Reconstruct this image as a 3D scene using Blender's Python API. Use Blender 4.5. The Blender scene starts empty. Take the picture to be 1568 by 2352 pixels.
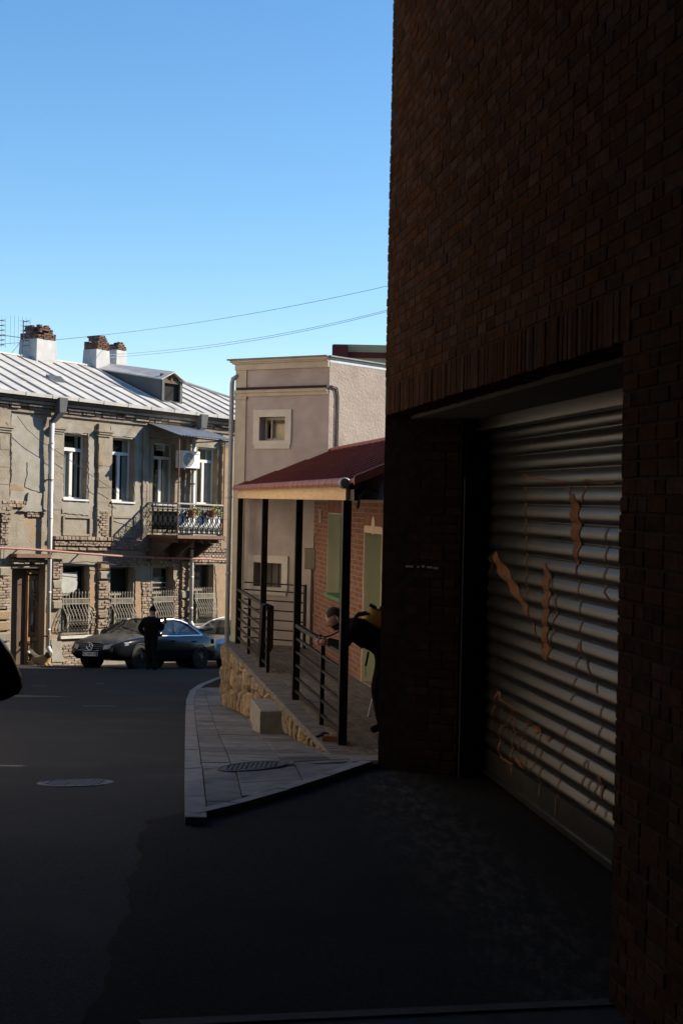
import bpy, bmesh, math, random
from mathutils import Vector, Matrix
V = Vector
rnd = random.Random(11)
sc = bpy.context.scene
col = sc.collection

# ------------------------------------------------------------------ camera
FPX, CPX, CPY = 3300.0, 784.0, 1176.0      # focal length and centre in units of the 1568 x 2352 view
CAMZ = 1.7
PITCH, ROLL = math.atan(26 / FPX), 0.021
_f = V((0, math.cos(PITCH), -math.sin(PITCH)))
_r0 = V((1, 0, 0))
_u0 = _r0.cross(_f)
CR = _r0 * math.cos(ROLL) + _u0 * math.sin(ROLL)
CU = _u0 * math.cos(ROLL) - _r0 * math.sin(ROLL)
CF = _f
CAM = V((0, 0, CAMZ))
cam_data = bpy.data.cameras.new('camera')
cam_data.sensor_width = 36
cam_data.lens = 36 * FPX / 2352
cam_data.clip_start, cam_data.clip_end = 0.05, 3000
cam = bpy.data.objects.new('camera', cam_data)
M_ = Matrix((CR, CU, -CF)).transposed().to_4x4()
M_.translation = CAM
cam.matrix_world = M_
col.objects.link(cam)
sc.camera = cam
cam_data.dof.use_dof = True
cam_data.dof.focus_distance = 40
cam_data.dof.aperture_fstop = 11

# ------------------------------------------------------------------ sky, sun, exposure
SUN_AZ, SUN_EL = math.radians(78), math.radians(30.5)     # azimuth from +Y towards +X
wd = bpy.data.worlds.new('World')
sc.world = wd
wd.use_nodes = True
nt = wd.node_tree
bg = nt.nodes['Background']
sky = nt.nodes.new('ShaderNodeTexSky')
sky.sky_type = 'NISHITA'
sky.sun_disc = False
sky.sun_elevation = SUN_EL
sky.sun_rotation = SUN_AZ
sky.altitude = 500
sky.air_density = 1.2
sky.dust_density = 0.0
sky.ozone_density = 4.5
hsv = nt.nodes.new('ShaderNodeHueSaturation')
hsv.inputs['Saturation'].default_value = 1.15
nt.links.new(sky.outputs[0], hsv.inputs['Color'])
nt.links.new(hsv.outputs[0], bg.inputs[0])
bg.inputs[1].default_value = 0.10
sun_d = bpy.data.lights.new('sun', 'SUN')
sun_d.energy = 5.0
sun_d.angle = math.radians(0.5)
sun_d.color = (1.0, 0.87, 0.70)
sun = bpy.data.objects.new('sun', sun_d)
SUNV = V((math.sin(SUN_AZ) * math.cos(SUN_EL), math.cos(SUN_AZ) * math.cos(SUN_EL), math.sin(SUN_EL)))
sun.rotation_euler = SUNV.to_track_quat('Z', 'Y').to_euler()
sun.location = SUNV * 60
col.objects.link(sun)
sc.view_settings.view_transform = 'Standard'
sc.view_settings.look = 'None'
sc.view_settings.exposure = 0.93
sc.view_settings.gamma = 1
sc.view_settings.use_curve_mapping = False
sc.cycles.max_bounces = 6
sc.cycles.diffuse_bounces = 3
sc.cycles.use_denoising = True

# ------------------------------------------------------------------ helpers
def ray(px, py):
    return CF + CR * ((px - CPX) / FPX) - CU * ((py - CPY) / FPX)

def at(px, py, y):
    d = ray(px, py)
    return CAM + d * (y / d.y)

def onplane(px, py, p, n):
    d = ray(px, py)
    return CAM + d * ((p - CAM).dot(n) / d.dot(n))

ZPTS = [(-30, 1.0), (-6, .25), (0, 0), (6, -.25), (12.1, -.75), (20, -1.6), (26.3, -2.2), (30, -2.5), (39, -3.01),
        (42.3, -3.34), (46, -3.7), (55, -4.1), (80, -4.6), (200, -6), (900, -14)]

def zprof(y):
    P = ZPTS
    if y <= P[0][0]:
        return P[0][1]
    for i in range(len(P) - 1):
        if y <= P[i + 1][0]:
            x0, z0 = P[i]
            x1, z1 = P[i + 1]
            m0 = (P[i + 1][1] - P[max(i - 1, 0)][1]) / (P[i + 1][0] - P[max(i - 1, 0)][0])
            j = min(i + 2, len(P) - 1)
            m1 = (P[j][1] - P[i][1]) / (P[j][0] - P[i][0])
            h = x1 - x0
            t = (y - x0) / h
            return ((2 * t**3 - 3 * t**2 + 1) * z0 + (t**3 - 2 * t**2 + t) * h * m0
                    + (-2 * t**3 + 3 * t**2) * z1 + (t**3 - t**2) * h * m1)
    return P[-1][1]

def sstep(a, b, x):
    t = min(1, max(0, (x - a) / (b - a)))
    return t * t * (3 - 2 * t)

APZ = -.56

def zroad(x, y):
    z = zprof(y)
    w = sstep(-2.4, .6, x) * sstep(3.0, 5.6, y) * (1 - sstep(12.2, 13.5, y))
    return z + (APZ - z) * w

def onground(px, py, lift=0.0):
    d = ray(px, py)
    lo, hi = 2.0, 200.0
    for k in range(800):
        t = 2.0 + k * .25
        p = CAM + d * t
        if p.z < zroad(p.x, p.y) + lift:
            lo, hi = t - .25, t
            break
    for k in range(30):
        m = (lo + hi) / 2
        p = CAM + d * m
        if p.z < zroad(p.x, p.y) + lift:
            hi = m
        else:
            lo = m
    return CAM + d * hi

class Frame:
    """local axes: a along u, b along n (outwards), c along v (up)"""
    def __init__(s, o, u, n, v=(0, 0, 1)):
        s.o, s.u, s.n, s.v = V(o), V(u), V(n), V(v)
    def p(s, a, b, c):
        return s.o + s.u * a + s.n * b + s.v * c
    def ac(s, px, py, b=0.0):
        nn = s.u.cross(s.v).normalized()
        q = onplane(px, py, s.o + s.n * b, nn) - s.o - s.n * b
        m = Matrix((s.u, nn, s.v)).transposed().inverted()
        r = m @ q
        return r.x, r.z

class MB:
    def __init__(s):
        s.v, s.f, s.mi = [], [], []
    def add(s, verts, faces, mi=0):
        o = len(s.v)
        s.v += [V(q) for q in verts]
        for f in faces:
            s.f.append([o + i for i in f])
            s.mi.append(mi)
    def hexa(s, p, mi=0):
        """8 points: bottom loop 0-3, top loop 4-7"""
        s.add(p, [(3, 2, 1, 0), (4, 5, 6, 7), (0, 1, 5, 4), (1, 2, 6, 5), (2, 3, 7, 6), (3, 0, 4, 7)], mi)
    def box(s, fr, a0, a1, b0, b1, c0, c1, mi=0):
        P = fr.p
        s.hexa([P(a0, b0, c0), P(a1, b0, c0), P(a1, b1, c0), P(a0, b1, c0), P(a0, b0, c1), P(a1, b0, c1), P(a1, b1, c1), P(a0, b1, c1)], mi)
    def brick(s, fr, a0, a1, b0, b1, c0, c1, ch=.006, mi=0, jit=0.0):
        """box whose front (b1) has a chamfer"""
        P = fr.p
        j = (lambda: rnd.uniform(-jit, jit)) if jit else (lambda: 0.0)
        q = [P(a0, b0, c0), P(a1, b0, c0), P(a1, b0, c1), P(a0, b0, c1)]
        m = b1 - ch
        q += [P(a0, m, c0), P(a1, m, c0), P(a1, m, c1), P(a0, m, c1)]
        q += [P(a0 + ch, b1 + j(), c0 + ch), P(a1 - ch, b1 + j(), c0 + ch), P(a1 - ch, b1 + j(), c1 - ch), P(a0 + ch, b1 + j(), c1 - ch)]
        F = []
        for k in range(4):
            l = (k + 1) % 4
            F.append((k, l, 4 + l, 4 + k))
            F.append((4 + k, 4 + l, 8 + l, 8 + k))
        F.append((8, 9, 10, 11))
        s.add(q, F, mi)
    def quad(s, a, b, c, d, mi=0):
        s.add([a, b, c, d], [(0, 1, 2, 3)], mi)
    def prism(s, pts, off, mi=0):
        """closed polygon extruded by vector off"""
        n = len(pts)
        off = V(off)
        s.add(list(pts) + [V(p) + off for p in pts],
              [tuple(range(n))[::-1], tuple(range(n, 2 * n))] + [(i, (i + 1) % n, n + (i + 1) % n, n + i) for i in range(n)], mi)
    def tube(s, pts, r, seg=6, mi=0, cap=True):
        pts = [V(p) for p in pts]
        n = len(pts)
        rr = r if isinstance(r, (list, tuple)) else [r] * n
        ring = []
        up = None
        for i, p in enumerate(pts):
            t = (pts[min(i + 1, n - 1)] - pts[max(i - 1, 0)]).normalized()
            if up is None:
                up = V((0, 0, 1)) if abs(t.z) < .9 else V((1, 0, 0))
            x = t.cross(up)
            if x.length < 1e-4:
                x = t.cross(V((.3, .9, .2)))
            x.normalize()
            y = x.cross(t).normalized()
            up = y
            ring.append([p + (x * math.cos(k * 2 * math.pi / seg) + y * math.sin(k * 2 * math.pi / seg)) * rr[i] for k in range(seg)])
        vs = [q for g in ring for q in g]
        fs = []
        for i in range(n - 1):
            for k in range(seg):
                l = (k + 1) % seg
                fs.append((i * seg + k, i * seg + l, (i + 1) * seg + l, (i + 1) * seg + k))
        if cap:
            fs.append(tuple(range(seg))[::-1])
            fs.append(tuple((n - 1) * seg + k for k in range(seg)))
        s.add(vs, fs, mi)
    def lathe(s, c, axis, prof, seg=16, mi=0):
        """prof: (r, h) along axis from c"""
        axis = V(axis).normalized()
        x = axis.cross(V((0, 0, 1)))
        if x.length < .01:
            x = V((1, 0, 0))
        x.normalize()
        y = axis.cross(x)
        vs, fs = [], []
        for (r, h) in prof:
            for k in range(seg):
                a = 2 * math.pi * k / seg
                vs.append(V(c) + axis * h + (x * math.cos(a) + y * math.sin(a)) * r)
        for i in range(len(prof) - 1):
            for k in range(seg):
                l = (k + 1) % seg
                fs.append((i * seg + k, i * seg + l, (i + 1) * seg + l, (i + 1) * seg + k))
        fs.append(tuple(range(seg))[::-1])
        fs.append(tuple((len(prof) - 1) * seg + k for k in range(seg)))
        s.add(vs, fs, mi)
    def grid(s, fn, nu, nv, mi=0):
        vs = [fn(i / nu, j / nv) for j in range(nv + 1) for i in range(nu + 1)]
        fs = [(j * (nu + 1) + i, j * (nu + 1) + i + 1, (j + 1) * (nu + 1) + i + 1, (j + 1) * (nu + 1) + i) for j in range(nv) for i in range(nu)]
        s.add(vs, fs, mi)
    def build(s, name, mat=None, parent=None, smooth=False, kind=None, fix=True, loc=None):
        if not s.v:
            return None
        o0 = V((0, 0, 0))
        if parent is not None:
            o0 = wpos(parent)
        elif loc is not None:
            o0 = V(loc)
        me = bpy.data.meshes.new(name)
        me.from_pydata([tuple(q - o0) for q in s.v], [], s.f)
        mats = mat if isinstance(mat, (list, tuple)) else [mat]
        for m in mats:
            me.materials.append(m)
        if len(mats) > 1:
            me.polygons.foreach_set('material_index', s.mi)
        if fix and len(s.f) < 60000:
            bm = bmesh.new()
            bm.from_mesh(me)
            bmesh.ops.recalc_face_normals(bm, faces=bm.faces)
            bm.to_mesh(me)
            bm.free()
        if smooth:
            me.polygons.foreach_set('use_smooth', [True] * len(me.polygons))
        me.update()
        o = bpy.data.objects.new(name, me)
        col.objects.link(o)
        if parent is not None:
            o.parent = parent
        elif loc is not None:
            o.location = o0
        if kind:
            o['kind'] = kind
        return o

def wpos(o):
    p = V(o.location)
    while o.parent is not None:
        o = o.parent
        p = p + V(o.location)
    return p

def tag(o, label, cat, group=None):
    o['label'] = label
    o['category'] = cat
    if group:
        o['group'] = group
    return o

def thing(name, loc, label, cat, group=None):
    o = bpy.data.objects.new(name, None)
    o.empty_display_size = .2
    col.objects.link(o)
    o.location = V(loc)
    return tag(o, label, cat, group)

def struct(o):
    o['kind'] = 'structure'
    return o

def copyobj(o, parent=None, off=(0, 0, 0)):
    c = o.copy()
    col.objects.link(c)
    c.parent = parent if parent is not None else o.parent
    c.location = V(o.location) + V(off)
    return c

# ------------------------------------------------------------------ materials
MATS = {}

def _n(t, typ, **kw):
    n = t.nodes.new(typ)
    for k, v in kw.items():
        setattr(n, k, v)
    return n

def mat(name, c1, c2=None, scale=6.0, rough=.8, metal=0.0, bump=0.0, bscale=None, c3=None, s3=1.2, t3=(.52, .6), rand=0.0, huer=0.0,
        spec=.4, stretch=(1, 1, 1), c4=None, s4=2.0, t4=(.6, .66), detail=6, bdist=.02, rough2=None, coat=0.0):
    m = bpy.data.materials.new(name)
    m.use_nodes = True
    t = m.node_tree
    L = t.links.new
    bs = t.nodes['Principled BSDF']
    bs.inputs['Roughness'].default_value = rough
    bs.inputs['Metallic'].default_value = metal
    bs.inputs['Specular IOR Level'].default_value = spec
    bs.inputs['Coat Weight'].default_value = coat
    co = _n(t, 'ShaderNodeTexCoord')
    mp = _n(t, 'ShaderNodeMapping')
    mp.inputs['Scale'].default_value = stretch
    L(co.outputs['Object'], mp.inputs['Vector'])
    def noise(sc_, det=detail, ro=.55):
        q = _n(t, 'ShaderNodeTexNoise')
        q.inputs['Scale'].default_value = sc_
        q.inputs['Detail'].default_value = det
        q.inputs['Roughness'].default_value = ro
        L(mp.outputs['Vector'], q.inputs['Vector'])
        return q.outputs['Fac']
    def ramp(f, a, b):
        q = _n(t, 'ShaderNodeMapRange')
        q.inputs['From Min'].default_value = a
        q.inputs['From Max'].default_value = b
        L(f, q.inputs['Value'])
        return q.outputs['Result']
    def mix(f, a, b):
        q = _n(t, 'ShaderNodeMix', data_type='RGBA')
        L(f, q.inputs['Factor'])
        for sock, x in ((q.inputs['A'], a), (q.inputs['B'], b)):
            if isinstance(x, (tuple, list)):
                sock.default_value = (*x[:3], 1)
            else:
                L(x, sock)
        return q.outputs['Result']
    out = None
    if c2 is None:
        bs.inputs['Base Color'].default_value = (*c1, 1)
    else:
        out = mix(ramp(noise(scale), .36, .64), c1, c2)
    base = out if out is not None else c1
    if c3 is not None:
        base = mix(ramp(noise(s3), *t3), base, c3)
    if c4 is not None:
        base = mix(ramp(noise(s4), *t4), base, c4)
    if rand or huer:
        oi = _n(t, 'ShaderNodeObjectInfo')
        ge = _n(t, 'ShaderNodeNewGeometry')
        ad = _n(t, 'ShaderNodeMath', operation='ADD')
        L(oi.outputs['Random'], ad.inputs[0])
        L(ge.outputs['Random Per Island'], ad.inputs[1])
        fr = _n(t, 'ShaderNodeMath', operation='FRACT')
        L(ad.outputs[0], fr.inputs[0])
        hs = _n(t, 'ShaderNodeHueSaturation')
        if isinstance(base, (tuple, list)):
            hs.inputs['Color'].default_value = (*base, 1)
        else:
            L(base, hs.inputs['Color'])
        mr = _n(t, 'ShaderNodeMapRange')
        mr.inputs['To Min'].default_value = 1 - rand
        mr.inputs['To Max'].default_value = 1 + rand
        L(fr.outputs[0], mr.inputs['Value'])
        L(mr.outputs['Result'], hs.inputs['Value'])
        m2 = _n(t, 'ShaderNodeMath', operation='MULTIPLY')
        L(fr.outputs[0], m2.inputs[0])
        m2.inputs[1].default_value = 7.31
        f2 = _n(t, 'ShaderNodeMath', operation='FRACT')
        L(m2.outputs[0], f2.inputs[0])
        mr2 = _n(t, 'ShaderNodeMapRange')
        mr2.inputs['To Min'].default_value = .5 - huer
        mr2.inputs['To Max'].default_value = .5 + huer
        L(f2.outputs[0], mr2.inputs['Value'])
        L(mr2.outputs['Result'], hs.inputs['Hue'])
        mr3 = _n(t, 'ShaderNodeMapRange')
        mr3.inputs['To Min'].default_value = 1 - rand * 1.1
        mr3.inputs['To Max'].default_value = 1 + rand * .4
        L(f2.outputs[0], mr3.inputs['Value'])
        L(mr3.outputs['Result'], hs.inputs['Saturation'])
        base = hs.outputs['Color']
    if not isinstance(base, (tuple, list)):
        L(base, bs.inputs['Base Color'])
    else:
        bs.inputs['Base Color'].default_value = (*base, 1)
    if rough2 is not None:
        q = _n(t, 'ShaderNodeMapRange')
        q.inputs['From Min'].default_value = .35
        q.inputs['From Max'].default_value = .65
        q.inputs['To Min'].default_value = rough
        q.inputs['To Max'].default_value = rough2
        L(noise(scale * 1.7), q.inputs['Value'])
        L(q.outputs['Result'], bs.inputs['Roughness'])
    if bump:
        b = _n(t, 'ShaderNodeBump')
        b.inputs['Strength'].default_value = bump
        b.inputs['Distance'].default_value = bdist
        L(noise(bscale or scale * 4, 8, .62), b.inputs['Height'])
        L(b.outputs['Normal'], bs.inputs['Normal'])
    MATS[name] = m
    return m

def glass_mat(name, tint, transp, rough=.03):
    m = bpy.data.materials.new(name)
    m.use_nodes = True
    t = m.node_tree
    L = t.links.new
    out = t.nodes['Material Output']
    bs = t.nodes['Principled BSDF']
    bs.inputs['Base Color'].default_value = (*tint, 1)
    bs.inputs['Roughness'].default_value = rough
    bs.inputs['Specular IOR Level'].default_value = .6
    tr = _n(t, 'ShaderNodeBsdfTransparent')
    tr.inputs['Color'].default_value = (.94, .96, .95, 1)
    mx = _n(t, 'ShaderNodeMixShader')
    mx.inputs[0].default_value = transp
    L(bs.outputs[0], mx.inputs[1])
    L(tr.outputs[0], mx.inputs[2])
    L(mx.outputs[0], out.inputs['Surface'])
    MATS[name] = m
    return m

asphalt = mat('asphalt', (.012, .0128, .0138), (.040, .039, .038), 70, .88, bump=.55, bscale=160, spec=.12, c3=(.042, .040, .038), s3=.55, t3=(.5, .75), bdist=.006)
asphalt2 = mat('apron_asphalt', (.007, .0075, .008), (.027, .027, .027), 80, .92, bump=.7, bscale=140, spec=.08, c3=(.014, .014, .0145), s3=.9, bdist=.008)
pave = mat('paving_stone', (0.152, 0.147, 0.138), (0.221, 0.213, 0.202), 5, .75, bump=.25, bscale=60, rand=.2, huer=.01, c3=(0.0828, 0.0791, 0.0736), s3=1.3, t3=(.5, .72), c4=(0.092, 0.0874, 0.0782), s4=6, t4=(.58, .7), spec=.15, bdist=.004)
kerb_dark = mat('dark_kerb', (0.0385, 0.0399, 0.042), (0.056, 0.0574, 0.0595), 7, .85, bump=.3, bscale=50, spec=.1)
kerbm = mat('kerb_stone', (0.156, 0.156, 0.156), (0.218, 0.218, 0.218), 7, .8, bump=.3, bscale=50, rand=.1, bdist=.004)
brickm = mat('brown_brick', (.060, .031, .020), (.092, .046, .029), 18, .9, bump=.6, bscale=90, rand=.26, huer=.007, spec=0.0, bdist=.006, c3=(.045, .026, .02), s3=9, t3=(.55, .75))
mortar = mat('mortar', (.050, .038, .030), (.070, .055, .045), 14, .95, spec=0.0, bump=.4, bscale=120, bdist=.004)
darkm = mat('dark_interior', (.012, .012, .012), None, rough=.95)
steel = mat('shutter_steel', (0.0216, 0.0216, 0.0209), (0.0274, 0.027, 0.0259), 5, .30, metal=.25, spec=.24, stretch=(0.36, 0.36, 0.576), rough2=.36,
            c3=(0.0158, 0.0158, 0.0151), s3=1.1, t3=(.45, .85), detail=3)
paintm = mat('spray_paint', (0.272, 0.128, 0.064), (0.2, 0.0944, 0.048), 12, .8, spec=.1)
blackmetal = mat('black_metal', (.007, .007, .0075), (.011, .011, .011), 8, .4, spec=.2)
chalk = mat('chalk', (.55, .55, .55), None, rough=.95)
# ------------------------------------------------------------------ ground: one sheet to the horizon
def _axis(stops):
    out = []
    for (a, b, n) in stops:
        out += [a + (b - a) * i / n for i in range(n)]
    return out + [stops[-1][1]]
xs = _axis([(-900, -60, 8), (-60, -20, 8), (-20, -4, 32), (-4, 3, 42), (3, 12, 12), (12, 60, 8), (60, 900, 8)])
ys = _axis([(-300, -30, 6), (-30, 0, 10), (0, 16, 80), (16, 56, 80), (56, 200, 12), (200, 1500, 8)])
m = MB()
vs = [V((x, y, zroad(x, y))) for y in ys for x in xs]
nx = len(xs)
m.add(vs, [(j * nx + i, j * nx + i + 1, (j + 1) * nx + i + 1, (j + 1) * nx + i) for j in range(len(ys) - 1) for i in range(nx - 1)])
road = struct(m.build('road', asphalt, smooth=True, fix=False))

# garage frame: a runs along the facade towards the camera, b out into the street, c up
GC = V((.345, 12.09, 0))
_gl = math.hypot(494, FPX)
GF = Frame(GC, (494 / FPX * FPX / _gl, -FPX / _gl, 0), (-FPX / _gl, -494 / _gl, 0))
GOPEN = 5.88          # the opening runs from the corner to here
RECESS = -.81
JA, JB = .42, -.61      # where the splayed reveal ends

# darker asphalt apron in front of the garage, its ragged seam towards the road
seam_px = [(425, 1868), (332, 1885), (318, 1960), (300, 2040), (278, 2130), (238, 2240), (205, 2352), (190, 2420)]
seam = [onground(*q) for q in seam_px]
def seam_x(y):
    if y >= seam[0].y:
        return seam[0].x
    for k in range(len(seam) - 1):
        p, q = seam[k], seam[k + 1]
        if q.y <= y <= p.y:
            t = (y - q.y) / (p.y - q.y)
            return q.x + (p.x - q.x) * t
    return seam[-1].x
front_a, front_b = onground(425, 1864, .1), V((.31, 12.08, -.5))
def apron_fn(u, v):
    y = seam[-1].y + (12.9 - seam[-1].y) * v
    x0 = seam_x(y) + .022 * math.sin(y * 5.3) + .010 * math.sin(y * 13.7 + 1) + .004 * math.sin(y * 31)
    x1 = 3.4
    x = x0 + (x1 - x0) * u
    return V((x, y, zroad(x, y) + .004 + .012 * min(1, (x - x0) * 8)))
m = MB()
m.grid(apron_fn, 60, 420)
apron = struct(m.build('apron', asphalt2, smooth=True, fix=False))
t = asphalt2.node_tree
# pale dust that drifted along the shutter (a stain with a shape of its own)
bsn = t.nodes['Principled BSDF']
old = bsn.inputs['Base Color'].links[0].from_socket
geo = _n(t, 'ShaderNodeNewGeometry')
dp = _n(t, 'ShaderNodeVectorMath', operation='DOT_PRODUCT')
sub = _n(t, 'ShaderNodeVectorMath', operation='SUBTRACT')
t.links.new(geo.outputs['Position'], sub.inputs[0])
sub.inputs[1].default_value = GC
t.links.new(sub.outputs[0], dp.inputs[0])
dp.inputs[1].default_value = GF.n
r1 = _n(t, 'ShaderNodeMapRange'); r1.inputs['From Min'].default_value = -.5; r1.inputs['From Max'].default_value = -.05
r2 = _n(t, 'ShaderNodeMapRange'); r2.inputs['From Min'].default_value = .55; r2.inputs['From Max'].default_value = .05
t.links.new(dp.outputs['Value'], r1.inputs['Value']); t.links.new(dp.outputs['Value'], r2.inputs['Value'])
mu = _n(t, 'ShaderNodeMath', operation='MULTIPLY')
t.links.new(r1.outputs[0], mu.inputs[0]); t.links.new(r2.outputs[0], mu.inputs[1])
nz = _n(t, 'ShaderNodeTexNoise'); nz.inputs['Scale'].default_value = 7.5; nz.inputs['Detail'].default_value = 9; nz.inputs['Roughness'].default_value = .7
mpn = _n(t, 'ShaderNodeMapping'); mpn.inputs['Rotation'].default_value = (0, 0, .15); mpn.inputs['Scale'].default_value = (1.6, .55, 1)
t.links.new(geo.outputs['Position'], mpn.inputs['Vector']); t.links.new(mpn.outputs[0], nz.inputs['Vector'])
r3 = _n(t, 'ShaderNodeMapRange'); r3.inputs['From Min'].default_value = .47; r3.inputs['From Max'].default_value = .62
t.links.new(nz.outputs['Fac'], r3.inputs['Value'])
mu2 = _n(t, 'ShaderNodeMath', operation='MULTIPLY')
t.links.new(mu.outputs[0], mu2.inputs[0]); t.links.new(r3.outputs[0], mu2.inputs[1])
mxc = _n(t, 'ShaderNodeMix', data_type='RGBA')
t.links.new(mu2.outputs[0], mxc.inputs['Factor']); t.links.new(old, mxc.inputs['A'])
mxc.inputs['B'].default_value = (.055, .053, .051, 1)
t.links.new(mxc.outputs['Result'], bsn.inputs['Base Color'])

# ------------------------------------------------------------------ sidewalk with slabs and kerb stones
def clip(poly, p, n):
    """keep the side of 2D polygon where (q - p).n >= 0"""
    out = []
    for i in range(len(poly)):
        a, b = poly[i], poly[(i + 1) % len(poly)]
        da, db = (a - p).dot(n), (b - p).dot(n)
        if da >= 0:
            out.append(a)
        if da * db < 0:
            out.append(a + (b - a) * (da / (da - db)))
    return out
V2 = lambda q: Vector((q[0], q[1]))
SWL = .12
edge_px = [(425, 1860), (424, 1780), (425, 1700), (426, 1640), (428, 1606), (436, 1586), (455, 1573), (480, 1563), (510, 1552), (545, 1541)]
edge3 = [onground(*q, SWL) for q in edge_px]
edge2 = [V2(q) for q in edge3]
# right-hand limit: front edge, terrace wall line, then the pink building's flank
fr_b = V2(front_b)
def zs(x, y, k=0.0):
    # sidewalk surface: follows the street's fall, level with the apron's edge in front
    w = 1 - sstep(12.0, 14.5, y)
    return zprof(y) + SWL + (zroad(x, y) + .07 - zprof(y) - SWL) * w + k
sidewalk = struct(bpy.data.objects.new('sidewalk', None)); col.objects.link(sidewalk)
# base under the slabs
bp = edge2 + [Vector((.6, edge2[-1].y + .6)), Vector((1.2, 26)), Vector((1.2, 12.6)), fr_b]
m = MB()
def edge_x(y):
    for k in range(len(edge2) - 1):
        p, q = edge2[k], edge2[k + 1]
        if min(p.y, q.y) <= y <= max(p.y, q.y) and abs(q.y - p.y) > 1e-6:
            return p.x + (q.x - p.x) * (y - p.y) / (q.y - p.y)
    return edge2[0].x if y < edge2[0].y else edge2[-1].x
y0, y1 = edge2[0].y, edge2[-1].y
def front_y(x):
    t = (x - edge2[0].x) / (fr_b.x - edge2[0].x)
    return edge2[0].y + (fr_b.y - edge2[0].y) * max(0, t)
def base_fn(u, v):
    y = y0 + (y1 - y0) * v
    xl = edge_x(y) + .02
    x = xl + (1.4 - xl) * u
    yy = max(y, front_y(x) + .02) if x < fr_b.x else max(y, fr_b.y + .05)
    return V((x, yy, zs(x, yy) - .012))
m.grid(base_fn, 14, 90)
o = m.build('joint_bed', mortar, sidewalk)
o['kind'] = 'stuff'
E = (edge2[3] - edge2[0]).normalized()              # along the kerb
T = Vector((E.y, -E.x))                             # towards the buildings
O2 = edge2[0]
far_edges = [(edge2[k], edge2[k + 1]) for k in range(3, len(edge2) - 1)]
def slab(poly, lift=0.0, gap=.0035, name='paving_slab', mt=pave, depth=.14):
    if len(poly) < 3:
        return
    ar = sum(poly[i].x * poly[(i + 1) % len(poly)].y - poly[(i + 1) % len(poly)].x * poly[i].y for i in range(len(poly))) / 2
    if abs(ar) < .004:
        return
    c = sum(poly, Vector((0, 0))) / len(poly)
    q = [c + (p - c) * (1 - gap * 2 / max(.05, (p - c).length)) for p in poly]
    q2 = [c + (p - c) * (1 - (gap * 2 + .006) / max(.05, (p - c).length)) for p in poly]
    dz = rnd.uniform(-.003, .004) + lift
    tx, ty = rnd.uniform(-.006, .006), rnd.uniform(-.004, .004)
    Z = lambda p: zs(p.x, p.y) + dz + tx * (p.x - c.x) + ty * (p.y - c.y)
    n = len(q)
    m = MB()
    vv = [V((p.x, p.y, Z(p) - depth)) for p in q] + [V((p.x, p.y, Z(p) - .006)) for p in q] + [V((p.x, p.y, Z(p))) for p in q2]
    ff = [tuple(range(2 * n, 3 * n))]
    for L0 in (0, n):
        ff += [(L0 + i, L0 + (i + 1) % n, L0 + n + (i + 1) % n, L0 + n + i) for i in range(n)]
    m.add(vv, ff)
    m.build(name, mt, sidewalk)
fn2 = (fr_b - edge2[0]).normalized()
fnn = Vector((-fn2.y, fn2.x))
KW = .15
# kerb along the road (straight part then the curve)
tot = 0
for k in range(len(edge2) - 1):
    p, q = edge2[k], edge2[k + 1]
    L_ = (q - p).length
    n = max(1, round(L_ / .9))
    def off(i):
        d0 = (edge2[min(i + 1, len(edge2) - 1)] - edge2[max(i - 1, 0)]).normalized()
        return Vector((d0.y, -d0.x)) * KW
    oa, ob = off(k), off(k + 1)
    for j in range(n):
        s0, s1 = j / n, (j + 1) / n
        a, b = p.lerp(q, s0), p.lerp(q, s1)
        a2, b2 = a + oa.lerp(ob, s0), b + oa.lerp(ob, s1)
        slab([a, a2, b2, b], .004, .004, 'kerb_stone', kerbm, .2)
# kerb along the apron
nf = 4
for j in range(nf):
    a, b = edge2[0].lerp(fr_b, j / nf), edge2[0].lerp(fr_b, (j + 1) / nf)
    if j == 0:
        a = a + fn2 * KW
    slab([a, b, b + fnn * .11, a + fnn * .11], .006, .004, 'kerb_stone', kerbm, .22)
cols_ = [(KW, .42), (.42, .92), (.92, 1.42), (1.42, 1.92), (1.92, 2.42), (2.42, 3.0)]
for ci, (t0, t1) in enumerate(cols_):
    s = -.6 + (ci % 2) * .23
    while s < 21.5:
        L_ = .62
        poly = [O2 + E * s + T * t0, O2 + E * s + T * t1, O2 + E * (s + L_) + T * t1, O2 + E * (s + L_) + T * t0]
        poly = clip(poly, edge2[0] + fnn * .11, fnn)
        if poly:
            for (p, q) in far_edges:
                d = (q - p).normalized()
                poly = clip(poly, p + Vector((d.y, -d.x)) * KW, Vector((d.y, -d.x)))
                if not poly:
                    break
        if poly:
            slab(poly)
        s += L_

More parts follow.
